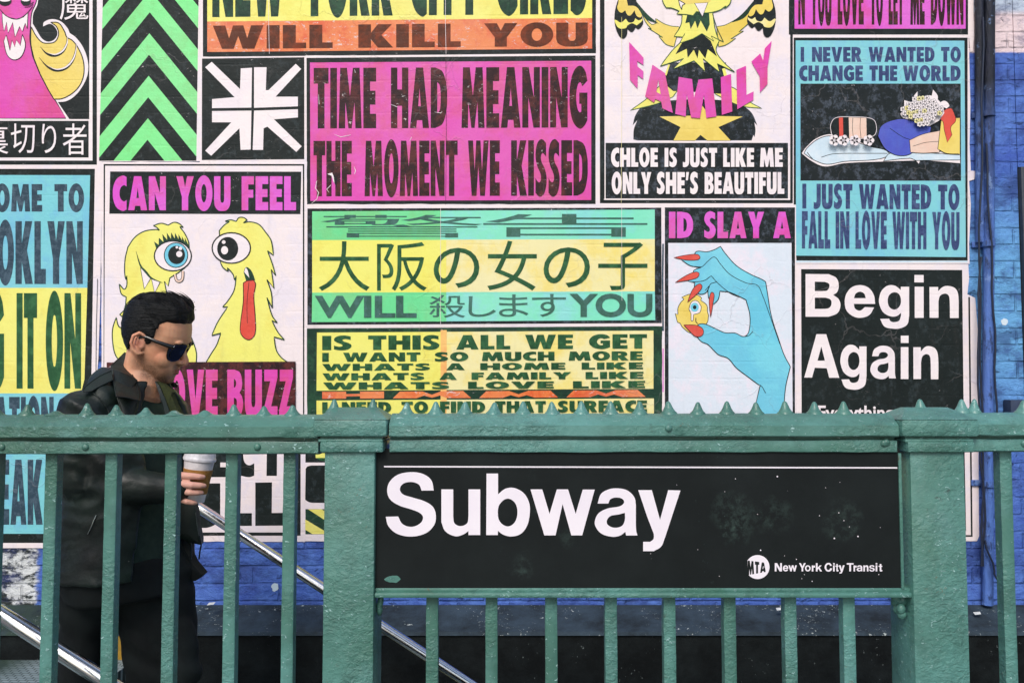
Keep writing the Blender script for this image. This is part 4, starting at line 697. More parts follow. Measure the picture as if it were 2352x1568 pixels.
cxm, cym, rm = 1740, 1301.3, 27.5; s.poly(ell2(cxm, cym, rm, rm, 40), SW, lift=False); s.k += 1
MW = lambda u, v: (1716.5+u*42.5, 1303.2-1.2*u-(v-.5)*(34-13*u))
tot = .68+.44+.58+.16; xx = 0
for ch in 'MTA':
    w_, L = GLY[ch]; s.poly([MW((xx+p[0])/tot, p[1]) for p in L[0]], smm, [[MW((xx+p[0])/tot, p[1]) for p in h] for h in L[1:]], lift=False); xx += w_+.08
s.poly([(1710,1284),(1717,1286.5),(1717,1319),(1712,1321),(1708,1302)], smm, lift=False)
HV = {'N': [[(0,0),(.24,0),(.24,.66),(.68,0),(1,0),(1,1),(.76,1),(.76,.36),(.32,1),(0,1)]], 'Y': [[(.38,0),(.62,0),(.62,.38),(1,1),(.73,1),(.5,.6),(.27,1),(0,1),(.38,.38)]], 'T': [[(.37,0),(.63,0),(.63,.82),(1,.82),(1,1),(0,1),(0,.82),(.37,.82)]],
 'k': [[(0,0),(.28,0),(.28,.2),(.42,.33),(.7,0),(1,0),(.6,.47),(.96,.72),(.64,.72),(.28,.44),(.28,1),(0,1)]], 'r': [[(0,0),(.5,0),(.5,.42),(.56,.62,1),(1,.62),(1,.9,1),(.7,.95,1),(.5,.8),(.5,.97),(0,.97)]], 'o': [[(x, y, 1) for x, y in ell2(.5,.5,.5,.5,16)], [(x, y, 1) for x, y in ell2(.5,.5,.25,.31,12)]],
 't': [[(.3,.12),(.42,0,1),(.65,-.02,1),(1,.02),(1,.18),(.78,.18,1),(.74,.28),(.74,.62),(1,.62),(1,.76),(.74,.76),(.74,1),(.3,1),(.3,.76),(0,.76),(0,.62),(.3,.62)]], 'C': [[(1,.38),(.92,.15,1),(.7,0,1),(.5,-.02,1),(.2,.08,1),(0,.5,1),(.2,.92,1),(.5,1.02,1),(.75,.98,1),(.98,.68),(.74,.66),(.65,.8,1),(.5,.84,1),(.3,.74,1),(.24,.5,1),(.3,.26,1),(.5,.16,1),(.66,.21,1),(.74,.38)]]}
s.k += 1; CT, XT, BL, DS = 465, 485, 541, 561
for ch, x0, x1, yt, yb in (('N',62,128,CT,BL),('e',137,187,XT,BL),('w',188,265,XT,BL),('Y',285,347,CT,BL),('o',340,392,XT,BL),('r',402,432,XT,BL),('k',440,496,CT,BL),('C',520,589,CT,BL),('i',598,613,XT,BL),('.',598,613,CT,CT+12),('t',620,648,CT+8,BL),('y',650,704,XT,DS),('T',724,786,CT,BL),('r',786,814,XT,BL),('a',815,868,XT,BL),('n',876,923,XT,BL),('S',930,980,XT-1,BL+1),('i',989,1004,XT,BL),('.',989,1004,CT,CT+12),('t',1012,1058,CT+8,BL)):
    if ch == 't' and x0 == 1012: x0, x1 = 1016, 1050
    if ch in HV: L = [[(x0+(x1-x0)*p[0], yb+(yt-yb)*p[1])+tuple(p[2:]) for p in l_] for l_ in HV[ch]]; s.poly(T(3,3,L[0]), SW, [T(3,3,h_) for h_ in L[1:]], lift=False)
    else: traced(s, ch, SW, (x0, x1, yt, yb), 3, 3)
for k in range(26):
    x_, y_ = q.uniform(1480, 2040), q.uniform(1090, 1340); r_ = q.choice((.8, 1, 1.3, 2)); s.poly([(x_+r_*1.2*math.cos(i*1.2)*q.uniform(.5, 1), y_+r_*math.sin(i*1.2)) for i in range(5)], SW, lift=False)
s.poly([(882+4*math.cos(t)*q.uniform(.7,1.1)*5.0+20, 1329+q.uniform(.7,1.1)*10*math.sin(t)) for t in [i*.52 for i in range(12)]], gm, lift=False)
o = s.mb.build('lettering', sg, clean=False)
b = MB(); f0, f1 = W(2062, 1040, YS), W(2076, 1352, YS); b.box((f0.x, YS-.004, f1.z), (f1.x, YS+.004, f0.z), gm, .001); b.build('frame_strip', sg, 30)
# ------------------------------------------------------------------ stainless handrails
cm = N('stainless'); ch_ = cm.noise(3, 4, .6, cm.vec(20, 1, 20)); chrome = cm.fin((.72, .73, .75, 1), cm.ramp(ch_, -.1, 3.2), .5, 1)
def handrail(p, q_, r, label, legs):
    h = empty('handrail', p, label, 'handrail', 'stair handrails'); b = MB(); b.capsule([p, q_], [r, r], chrome, 28); b.build('tube', h, 60)
    for t in legs:
        c = p.lerp(q_, t); b = MB(); b.tube([c-Vector((0,0,r*.6)), c-Vector((0,0,.9))], .016, chrome, 14); b.build('support', h, 60)
    return h
n0, n1 = W(-160, 1305, 2.16), W(520, 1741, 2.16); d_ = n1-n0; handrail(n0, n0+d_*2.4, .0195, 'shiny steel handrail between the railing and the man', (.72,))
f0, f1 = W(420, 1141, 3.10), W(1090, 1576, 3.10); d_ = f1-f0; h = handrail(f0, f0+d_*2, .0185, 'shiny steel handrail sloping down along the blue wall behind the man', ())
for t in (.28, .9): c = f0+d_*2*t; b = MB(); b.tube([c, c+Vector((0,.02,-.05)), c+Vector((0,.14,-.06))], .008, chrome, 10); b.build('bracket', h, 60)
# ------------------------------------------------------------------ the man
def skin_mat(Hinv):
    m = N('skin'); tx = m.n('ShaderNodeVectorMath', operation='MULTIPLY'); 
    base = m.mix(m.ramp(m.noise(26, 5), .35, .7), C(226, 170, 134), C(212, 148, 114))
    # stubble over jaw, chin and upper lip: distance to points of the face
    acc = None
    for (p, r, k) in BEARD:
        d = m.n('ShaderNodeVectorMath', operation='DISTANCE'); m.l(m.pos, d.inputs[0]); d.inputs[1].default_value = p
        f = m.math('MULTIPLY', m.ramp(d.outputs['Value'], r, r*.35), k); acc = f if acc is None else m.math('MAXIMUM', acc, f)
    acc = m.math('MULTIPLY', acc, m.ramp(m.noise(560, 2, .6), .0, .62)); base = m.mix(acc, base, C(44, 37, 30))
    for (p, r, c, k) in TINT:
        d = m.n('ShaderNodeVectorMath', operation='DISTANCE'); m.l(m.pos, d.inputs[0]); d.inputs[1].default_value = p
        base = m.mix(m.math('MULTIPLY', m.ramp(d.outputs['Value'], r, r*.3), k), base, C(*c))
    m.b.inputs['Subsurface Weight'].default_value = .12; m.b.inputs['Subsurface Radius'].default_value = (.01, .004, .002); m.b.inputs['Subsurface Scale'].default_value = .3
    m.bump(m.noise(420, 3), .12, .002); return m.fin(base, .5, .35)
HC = W(359, 766, YM)                                         # centre of the head
HR = Matrix.Rotation(R(0), 3, 'Z') @ Matrix.Rotation(R(16), 3, 'Y') @ Matrix.Rotation(R(8), 3, 'X')
HS = 1.02
def hp(x, y, z): return HC+HR @ Vector((x, y, z))*HS           # head coordinates: x forward, y his left, z up
PROF = [(.110,-.005,-.03,.014),(.105,.03,-.052,.040),(.095,.055,-.070,.055),(.081,.074,-.083,.067),(.060,.086,-.092,.0745),(.038,.0935,-.096,.0775),(.015,.0970,-.096,.078),(-.004,.0960,-.093,.0765),(-.022,.0885,-.086,.0745),(-.042,.0865,-.076,.0715),(-.062,.0865,-.060,.068),(-.082,.0870,-.047,.063),(-.098,.0835,-.034,.0575),(-.112,.0805,-.018,.050),(-.126,.075,.000,.040),(-.136,.062,.012,.027),(-.141,.048,.022,.012)]
def head_mb(mat):
    b = MB(); rows = []
    for z_, fx, bx, hw in PROF:
        r = []; cx = (fx+bx)/2+.004; n = 40
        for i in range(n):
            t = 2*math.pi*i/n; c, s_ = math.cos(t), math.sin(t); e = 2/2.25
            r.append(hp(cx+(fx-cx if c > 0 else cx-bx)*math.copysign(abs(c)**e, c), hw*math.copysign(abs(s_)**e, s_), z_))
        rows.append(r)
    b.grid(rows, mat, True); o = len(b.v); b.add(rows[0], [tuple(range(40))], mat); b.add(rows[-1], [tuple(range(39, -1, -1))], mat)
    E_ = lambda x, y, z_, a, c, d: b.ell(hp(x, y, z_), (a, c, d), mat, HR, 18, 12)
    # nose: bridge, tip, wings
    b.capsule([hp(.088,0,-.016), hp(.093,0,-.034), hp(.1035,0,-.053)], [.0070,.0082,.0096], mat, 12); b.capsule([hp(.1025,0,-.0590), hp(.088,0,-.0675)], [.0104,.009], mat, 12)
    for s_ in (-1, 1):
        E_(.0905, .0125*s_, -.061, .0115, .0070, .0080); E_(.083, .028*s_, .000, .013, .022, .009); E_(.047, .037*s_, -.055, .036, .031, .038)
        b.capsule([hp(.0885,.0*s_,-.0825), hp(.078,.025*s_,-.087)], [.0058,.003], mat, 10); b.capsule([hp(.0870,0,-.0945), hp(.077,.022*s_,-.0915)], [.0066,.003], mat, 10)
        # ears: rim, lobe and a hollow left between them
        rim = [(.004,.071,-.008),(-.004,.079,.012),(-.018,.086,.018),(-.032,.089,.006),(-.034,.088,-.016),(-.025,.084,-.034),(-.012,.079,-.044),(-.004,.074,-.040)]
        b.capsule([hp(x+.008, y*s_, z_-.012) for x, y, z_ in rim], [.0045,.005,.0055,.0055,.0055,.0055,.0065,.005], mat, 10); b.ell(hp(-.007, .076*s_, -.024), (.016,.0045,.026), mat, HR, 14, 10)
        b.capsule([hp(-.014,.081*s_,-.004), hp(-.012,.081*s_,-.026), hp(.0,.078*s_,-.036)], [.0035,.004,.004], mat, 8)
    E_(.068, 0, -.120, .016, .02, .014)
    return b
LP = lambda x, y, z_: tuple(hp(x, y, z_))
BEARD = [(LP(.03,-.055,-.098),.050,.85),(LP(.055,-.03,-.118),.045,.95),(LP(.08,0,-.115),.036,.8),(LP(.0,-.066,-.08),.046,.8),(LP(.0,-.072,-.045),.022,.6),(LP(.086,-.014,-.076),.018,.75),(LP(.03,-.03,-.14),.055,1.0),(LP(.06,.03,-.115),.04,.9),(LP(.045,-.055,-.08),.036,.55),(LP(.022,-.07,.022),.030,.8),(LP(.012,-.075,-.01),.024,.7)]
TINT = [(LP(.0945,.0,-.0886),.0055,(84,46,42),.85),(LP(.0875,-.012,-.0893),.005,(84,46,42),.8),(LP(.081,-.020,-.0895),.0045,(84,46,42),.7),(LP(.09,-.008,-.0885),.014,(160,84,74),.7),(LP(.104,0,-.055),.024,(214,140,120),.5),(LP(.05,-.058,-.04),.030,(204,128,98),.4),(LP(-.008,-.085,-.02),.034,(222,150,130),.55),(LP(-.008,-.083,-.024),.011,(150,84,66),.7),(tuple(W(440,1110,2.42)),.14,(222,170,154),.9)]
skin = skin_mat(None)
PSI = R(14); fw = Vector((math.cos(PSI), -math.sin(PSI), 0)); rt = Vector((-math.sin(PSI), -math.cos(PSI), 0))
TC = W(300, 1050, YM); TC.z = 0
def tz(dy): return W(290, dy, YM).z
LV = [(872,.072,.074,.012),(884,.090,.082,.006),(897,.118,.092,.0),(915,.160,.104,-.004),(945,.196,.118,-.004),(1000,.212,.126,.0),(1060,.206,.128,.004),(1130,.198,.126,.006),(1200,.198,.128,.004),(1260,.205,.134,.0),(1308,.212,.140,-.004)]
def lev(dy):
    for a, c in zip(LV, LV[1:]):
        if a[0] <= dy <= c[0]: t = (dy-a[0])/(c[0]-a[0]); return [a[k]+(c[k]-a[k])*t for k in (1, 2, 3)]
    return list((LV[0] if dy < LV[0][0] else LV[-1])[1:])
def tor(th, dy, grow=0, zoff=0):
    """torso surface: th=0 straight ahead, positive towards his right (the camera)"""
    hw, hd, fo = lev(dy); e = 2/2.4; c, s_ = math.cos(th), math.sin(th)
    f = (hd+grow)*math.copysign(abs(c)**e, c)+fo; r = (hw+grow)*math.copysign(abs(s_)**e, s_)
    return Vector((TC.x, TC.y, tz(dy)+zoff))+fw*f+rt*r
jp = lambda dx, dy, Y: W(dx, dy, Y)
SH, EL, WR = jp(195, 942, 2.37), jp(190, 1108, 2.385), jp(408, 1122, 2.415)
SH2 = Vector((TC.x, TC.y, tz(945)))-rt*.15-fw*.03; EL2 = SH2+Vector((-.02, .02, -.28)); WR2 = EL2+Vector((.05, .02, -.22))
man = empty('person', (TC.x, TC.y, -.40), 'man in black leather jacket and sunglasses walking down the subway stairs with a coffee cup', 'person')
b = head_mb(skin)
b.capsule([hp(-.012,0,-.05), hp(-.012,0,-.10)+Vector((.0,0,-.02)), Vector((TC.x+.03, TC.y, tz(895)))], [.058,.060,.066], skin, 24)
b.capsule([hp(.0,0,-.06), hp(.02,0,-.105)], [.052,.038], skin, 20)
rows = [[tor(2*math.pi*i/32, dy, -.03) for i in range(32)] for dy in (880, 900, 925, 960, 1060, 1200, 1300)]; b.grid(rows, skin, True); b.add(rows[0], [tuple(range(32))], skin); b.add(rows[-1], [tuple(range(31, -1, -1))], skin)
b.capsule([SH, EL], [.048,.036], skin); b.capsule([EL, WR], [.036,.027], skin); b.capsule([SH2, EL2], [.05,.038], skin); b.capsule([EL2, WR2], [.036,.026], skin)
# hand around the cup
CUP = jp(452, 1100, 2.445); ctilt = R(7)
hx = lambda dx, y, dy: Vector((W(dx, dy, 2.43).x, CUP.y+y, W(dx, dy, 2.43).z))
FING = [([(400,-.004,1094),(411,-.024,1089),(427,-.045,1089),(452,-.052,1090),(468,-.046,1092),(474,-.039,1093)], [.0120,.0105,.0094,.0086,.0078,.0062]), ([(398,-.008,1108),(410,-.028,1107),(428,-.049,1108),(454,-.054,1110),(470,-.045,1112),(476,-.038,1113)], [.0120,.0105,.0096,.0088,.0080,.0062]),
        ([(397,-.006,1123),(409,-.025,1123),(426,-.043,1125),(448,-.048,1127),(463,-.041,1128),(469,-.034,1129)], [.0118,.0098,.0090,.0084,.0076,.0060]), ([(396,-.002,1139),(408,-.018,1140),(421,-.035,1144),(438,-.040,1149),(449,-.034,1152),(453,-.028,1153)], [.0112,.0090,.0082,.0074,.0066,.0054])]
for pts, rs in FING: b.capsule([hx(*p) for p in pts], [r_*1.08 for r_ in rs], skin, 14)
b.capsule([hx(401,.006,1096), hx(400,.003,1112), hx(400,.004,1132)], [.0165,.018,.016], skin, 14); b.capsule([WR, hx(398,.004,1118)], [.027,.024], skin, 14); b.capsule([hx(392,.012,1104), hx(408,.032,1096), hx(436,.046,1090), hx(458,.043,1088)], [.015,.012,.010,.0085], skin, 12)
b.capsule([WR2, WR2+Vector((.01,0,-.08))], [.03,.036], skin)
for k in range(5): a_ = WR2+Vector((.012,-.03+.016*k,-.09)); b.capsule([a_, a_+Vector((.012,0,-.035-.006*(k in (1,2,3)))), a_+Vector((.004,0,-.065))], [.009,.008,.007], skin, 10)
hipz = tz(1320)
HP1, HP2 = jp(215,1330,2.5), jp(350,1320,2.6); K1 = jp(172, 1610, 2.50); A1_ = Vector((K1.x-.16, K1.y, K1.z-.40)); K2 = jp(372, 1615, 2.62); A2_ = Vector((K2.x+.02, K2.y, K2.z-.43))
for h_, k_, a_ in ((HP1, K1, A1_), (HP2, K2, A2_)): b.capsule([h_, k_], [.05,.045], skin); b.capsule([k_, a_], [.054,.036], skin)
body = melt(b, 'body', .0025, skin, man, 2, .5)
nm = plain('fingernail', (222, 176, 160), .35, .5)
for pts, rs in FING: p, q_ = hx(*pts[-1]), hx(*pts[-2]); dr = (p-q_).normalized(); nails = MB(); nails.ell(p+Vector((0,-.0045,.001))+dr*.002, (.0042,.0016,.0040), nm, None, 10, 6); nails.build('fingernail', man, 60)
# hair: the skull grown outwards, thick on top and swept up over the forehead
hm = N('hair'); hv = hm.n('ShaderNodeMapping'); hm.l(hm.pos, hv.inputs[0]); hv.inputs['Rotation'].default_value = (0, R(28), 0); hv.inputs['Scale'].default_value = (18, 60, 190)
hn = hm.noise(1, 4, .7, hv.outputs[0], .4); hcol = hm.mix(hm.ramp(hn, .5, .8), C(8, 10, 11), C(28, 30, 30)); hm.bump(hn, .8, .006); hmm = hm.fin(hcol, .5, .25)
def ss(a, b_, x): t = max(0, min(1, (x-a)/(b_-a))); return t*t*(3-2*t)
def skull(d):
    lo, hi = .02, .2; c0 = Vector((0, 0, .012))
    for _ in range(24):
        m_ = (lo+hi)/2; p = c0+d*m_; inside = False
        for A_, B_ in zip(PROF, PROF[1:]):
            if B_[0] <= p.z <= A_[0]:
                t = (A_[0]-p.z)/(A_[0]-B_[0]); fx, bx, hw = [A_[k]+(B_[k]-A_[k])*t for k in (1, 2, 3)]; cx = (fx+bx)/2+.004; ax = fx-cx if p.x > cx else cx-bx
                inside = (abs((p.x-cx)/ax)**2.25+abs(p.y/hw)**2.25) < 1
        lo, hi = (m_, hi) if inside else (lo, m_)
    return c0+d*lo
LOW = [(-.12,-.07),(-.06,-.066),(-.042,-.055),(-.034,-.02),(-.02,.004),(.0,.0),(.007,-.024),(.019,-.022),(.026,.0),(.034,.042),(.05,.053),(.12,.058)]
def low(x):
    for a, c in zip(LOW, LOW[1:]):
        if a[0] <= x <= c[0]: return a[1]+(c[1]-a[1])*(x-a[0])/(c[0]-a[0])
    return LOW[0][1] if x < 0 else LOW[-1][1]
hb = MB(); rows = []
for j in range(61):
    la = math.pi*j/60*.80; r = []
    for i in range(96):
        t = 2*math.pi*i/96; d = Vector((math.sin(la)*math.cos(t), math.sin(la)*math.sin(t), math.cos(la))); p = skull(d)
        ed = ss(-.004, .006, p.z-low(p.x)); top = ss(.044, .084, p.z); th = -.004+ed*(.0052+top*(.001+.0145*ss(-.07, .05, p.x)))
        qf = ss(.02, .085, p.x)*ss(.048, .075, p.z)*ss(.075, .05, abs(p.y))
        th += .0016*ed*noise.noise((p.x*40+p.z*60, p.y*120, p.z*30))+top*(.010*noise.noise((p.x*30, p.y*70, p.z*34+4))+.0045*ss(.0, .06, p.x))
        th = max(th, .0042*ed-.004*(1-ed)); v = p+d*th+Vector((-.006, 0, .002))*qf*ss(.05, .10, p.z+.25*(p.x-.05))
        r.append(hp(*v))
    rows.append(r)
hb.grid(rows, hmm, True); hair = hb.build('hair', man, 180)
bl = MB(); G = [[Vector(v) for v in r] for r in rows]         # strands combed over the cap, short hairs across its edge
def cap(u, v): u = max(0, min(59.99, u)); v %= 96; a_, b_ = int(u), int(v); f_, g_ = u-a_, v-b_; A_ = G[a_]; B_ = G[a_+1]; b2 = (b_+1) % 96; return (A_[b_]*(1-g_)+A_[b2]*g_)*(1-f_)+(B_[b_]*(1-g_)+B_[b2]*g_)*f_
c0 = hp(0, 0, .02); HI = HR.transposed()
loc = lambda p: HI @ (p-HC)/HS
for k in range(1500):
    u, v = q.uniform(2, 50), q.uniform(0, 96); p = cap(u, v); L = loc(p); lz = L.z-low(L.x)
    if lz < .004: continue
    top = ss(.045, .085, L.z); n_ = (p-c0).normalized(); back = HR @ Vector((-1, 0, .15 if L.z > .05 else -.45)); up_ = HR @ Vector((-.25, 0, 1))
    d = (back*(.5+.5*top)+up_*(1.3*ss(.03, .08, L.x)*top+.2)+HR @ Vector((0, q.uniform(-.25, .25), 0))); d = (d-n_*d.dot(n_)).normalized()
    ln_ = (.010+.030*top)*q.uniform(.6, 1.2); P = []
    for s_ in range(5): t = s_/4; P.append(p+d*ln_*t-n_*(ln_*t)**2*5.5+n_*(.0004+.0024*top*t*q.uniform(.3, 1.1)))
    bl.tube(P, [.0007,.0008,.0007,.0005,.0002], hmm, 4, False)
for k in range(1300):
    u, v = q.uniform(10, 60), q.uniform(0, 96); p = cap(u, v); L = loc(p); lz = L.z-low(L.x)
    if not -.004 < lz < .007: continue
    n_ = (p-c0).normalized(); d = HR @ Vector((q.uniform(-.9, .2), q.uniform(-.2, .2), -.8 if L.x < .03 else .6)); d = (d-n_*d.dot(n_)).normalized(); ln_ = q.uniform(.003, .007); o_ = p+n_*.0016
    bl.tube([o_, o_+d*ln_*.5+n_*.0008, o_+d*ln_+n_*.0006], [.0005,.0005,.0002], hmm, 4, False)
for k in range(26):
    y_ = q.uniform(-.05, .045); x_ = q.uniform(-.03, .06); o_ = cap(q.uniform(6, 22), q.uniform(-20, 20)); n_ = (o_-c0).normalized()
    bl.tube([o_, o_+n_*.006+HR @ Vector((.004, q.uniform(-.006, .006), 0)), o_+n_*q.uniform(.008, .013)+HR @ Vector((-.006, q.uniform(-.01, .01), 0))], [.0007,.0006,.0002], hmm, 4, False)
bl.build('loose_strands', hair, clean=False)
for s_ in (-1, 1): eb = MB(); eb.capsule([hp(.0985,.012*s_,-.007), hp(.0945,.032*s_,-.0035), hp(.081,.053*s_,-.007)], [.003,.0036,.0015], hmm, 8); eb.build('eyebrow', man, 60)
# sunglasses
gf = plain('glasses_black', (14, 15, 16), .18, .6); gl = plain('lens_black', (9, 10, 11), .22, .25); gs = plain('glasses_rivet', (200, 204, 206), .2, .5, 1)
fr = MB(); sgl = None
def slab(b_, pts, x0, th, m_, wrap=4.6):
    P = smooth(pts); n = len(P); f = lambda p, x_: hp(x_-wrap*p[0]*p[0]+.20*p[1], p[0], p[1]-.018); b_.add([f(p, x0) for p in P]+[f(p, x0-th) for p in P], [tuple(range(n)), tuple(range(2*n-1, n-1, -1))]+[(i, n+i, n+(i+1) % n, (i+1) % n) for i in range(n)], m_)
RIM = [(.008,.008),(.030,.0125,1),(.066,.0115),(.071,.003),(.067,-.020,1),(.056,-.036,1),(.032,-.0385,1),(.016,-.030,1),(.009,-.010,1)]; LEN = [(.0125,.0045),(.030,.0075,1),(.062,.0065),(.0625,-.018,1),(.052,-.0315,1),(.032,-.0340,1),(.019,-.026,1),(.0128,-.009,1)]
XG = .1000
for s_ in (-1, 1): slab(fr, [(p[0]*s_, p[1])+tuple(p[2:]) for p in RIM], XG, .0042, gf)
slab(fr, [(-.010,.0085),(.010,.0085),(.010,-.001),(0,.0015,1),(-.010,-.001)], XG+.0006, .0045, gf)
sung = fr.build('sunglasses', man, 30)
for s_ in (-1, 1):
    lb = MB(); slab(lb, [(p[0]*s_, p[1])+tuple(p[2:]) for p in LEN], XG+.0009, .0056, gl); lb.build('lens', sung, 30)
    tb_ = MB(); P = [hp(XG-.0125,.063*s_,-.0115), hp(.078,.072*s_,-.0105), hp(.04,.0815*s_,-.006), hp(.012,.0825*s_,-.002), hp(-.004,.082*s_,-.003), hp(-.018,.081*s_,-.016)]; tb_.tube(P, [.0062,.0062,.0050,.0042,.0038,.003], gf, 8, ell=.42); tb_.build('temple', sung, 40)
    rv = MB(); rv.ell(hp(XG-.0135,.0665*s_,-.0100), (.0022,.0012,.0012), gs, None, 8, 6); rv.build('rivet', sung, 60)
# t-shirt
tm_ = N('tshirt_cloth'); tn = tm_.noise(40, 4, .6); tm_.bump(tm_.noise(220, 3), .25, .002); tsm = tm_.fin(tm_.mix(tm_.ramp(tn, .3, .7), C(40, 56, 50), C(52, 68, 60)), .9, .2)
b = MB(); rows = []
NK = lambda th: 884+32*ss(1.5, .0, abs(th))                        # neckline drops in front
for k in range(14):
    r = []
    for i in range(48):
        th = -math.pi+2*math.pi*i/48; dy = NK(th)+(1290-NK(th))*(k/13)**1.25; g = -.014-.02*ss(.14, 0, k/13)*(1 if k == 0 else .35); r.append(tor(th, dy, g+.002*noise.noise((th*3, dy*.02, 3))))
    rows.append(r)
b.grid(rows, tsm, True); b.build('tshirt', man, 180)
# leather jacket: open shell, sleeves and creases fused, then collar, lapels, strap, seams, studs
lm_ = N('black_leather'); ln = lm_.noise(7, 5, .6); lc_ = lm_.mix(lm_.ramp(ln, .38, .72), C(14, 21, 20), C(28, 44, 38)); lm_.bump(lm_.math('ADD', lm_.noise(130, 4, .6), lm_.math('MULTIPLY', lm_.noise(24, 4, .6), .8)), .22, .004)
lea = lm_.fin(lc_, lm_.ramp(lm_.noise(15, 4), -.1, 1.1), .4)
b = MB(); OPN = lambda dy: .42+.18*ss(1000, 1300, dy)
lv = [874,880,888,897,908,920,940,965,1000,1040,1080,1130,1180,1230,1270,1308]; outer, inner = [], []
for dy in lv:
    o_ = OPN(dy); ths = [o_+(2*math.pi-2*o_)*i/72 for i in range(73)]; outer.append([tor(t, dy, .012) for t in ths]); inner.append([tor(t, dy, -.004) for t in ths])
b.grid(outer, lea); b.grid(inner, lea); b.grid([outer[0], inner[0]], lea); b.grid([outer[-1], inner[-1]], lea); b.grid([[r[0] for r in outer], [r[0] for r in inner]], lea); b.grid([[r[-1] for r in outer], [r[-1] for r in inner]], lea)
b.capsule([SH+Vector((.03,.05,.012)), SH, SH.lerp(EL, .5)+Vector((-.006,0,0)), EL], [.066,.073,.066,.059], lea, 24); b.capsule([EL, EL.lerp(WR, .5)+Vector((0,0,-.004)), WR-Vector((.004,0,0))], [.060,.052,.041], lea, 24); b.capsule([SH2, SH2.lerp(EL2, .5), EL2, WR2], [.056,.052,.050,.042], lea, 20)
b.capsule([Vector((TC.x,TC.y,tz(892)))+rt*.06-fw*.01, SH+Vector((.03,.03,.020))], [.032,.060], lea, 18)
def crease(v):
    d = 0
    de = (v-EL).length
    if v.y < 2.50 and de < .17: u = (v-EL); ang = math.atan2(u.z+.02, u.x-.03); d += .0035*math.sin(u.length*170+2.2*math.sin(ang*2))*ss(.16, .05, de)*ss(-.06, .03, u.x+.03)*(1 if u.x > -.04 else .3)
    ds = (v-SH).length; d += .0025*math.sin(v.x*60+v.z*90+2*noise.noise(v*9))*ss(.32, .1, ds)
    d += .0045*noise.noise(v*15)+.0026*abs(noise.noise(Vector((v.x*26, v.y*26, v.z*40))))-.0012*abs(noise.noise(v*60)); return d
jk = melt(b, 'jacket', .0058, lea, man, 5, .5, crease)
bm_ = bmesh.new(); bm_.from_mesh(jk.data); bvh = BVHTree.FromBMesh(bm_); bm_.free()
def on(dx, dy, lift=.0, miss=2.42):
    o_ = Vector((0, 0, CZ)); h_ = bvh.ray_cast(o_, ray(dx, dy)); p = h_[0] if h_[0] is not None and h_[0].y < 2.8 else W(dx, dy, miss); return p-ray(dx, dy)*lift
C4 = lambda p: Z(117.6, 764.4, .15, p)
def flap(name, pts, lift, th, m_, parent, nsub=9, bulge=.006):
    """a leather panel lying over the jacket: a plane fitted to the jacket under its outline, slightly domed, with thickness"""
    P = [Vector(p) for p in smooth(pts, True, 5)]; n = len(P); cxy = sum(P, Vector((0, 0)))/n; H_ = []
    for k in range(1, nsub+1):
        for p in P[::2]:
            u = cxy.lerp(p, k/nsub*.97); h_ = bvh.ray_cast(Vector((0, 0, CZ)), ray(*u))
            if h_[0] is not None and h_[0].y < 2.7: H_.append((u.x-cxy.x, u.y-cxy.y, h_[0].y))
    A = Matrix(((0,)*3,)*3); B_ = Vector((0, 0, 0))
    for x_, y_, Y_ in H_:
        v = (1, x_, y_)
        for i in range(3):
            B_[i] += v[i]*Y_
            for j in range(3): A[i][j] += v[i]*v[j]
    s_ = A.inverted() @ B_; f = lambda u: s_[0]+s_[1]*(u.x-cxy.x)+s_[2]*(u.y-cxy.y)
    rs = sorted(s_[0]+s_[1]*x_+s_[2]*y_-Y_ for x_, y_, Y_ in H_); off = rs[int(len(rs)*(.8 if 'strap' in name else .88))]+lift; rows = []
    for k in range(nsub+1):
        t = k/nsub; rows.append([W(u.x, u.y, f(u)-off-bulge*(1-t*t)) for u in (cxy.lerp(p, t) for p in P)])
    b_ = MB(); b_.grid(rows, m_, True); back = [v+Vector((0, th, 0)) for v in rows[-1]]; b_.grid([rows[-1], back], m_, True)
    rim = [v-Vector((0, .0012, 0)) for v in rows[-1]]; b_.tube(rim+[rim[0]], .0016, m_, 6, False); return b_.build(name, parent, 50)
def seam(pts, r, m_, parent, name='seam', lift=.001):
    P = smooth(pts, False, 8); b_ = MB(); V = [on(p[0], p[1], lift) for p in P]; V = [V[0]]+[(V[i-1]+V[i]*2+V[i+1])/4 for i in range(1, len(V)-1)]+[V[-1]]; b_.tube(V, r, m_, 6); return b_.build(name, parent, 60)
edge = plain('leather_edge', (88, 98, 92), .5, .5, 0, (52, 62, 58)); stud = plain('stud_metal', (190, 196, 194), .25, .5, 1)
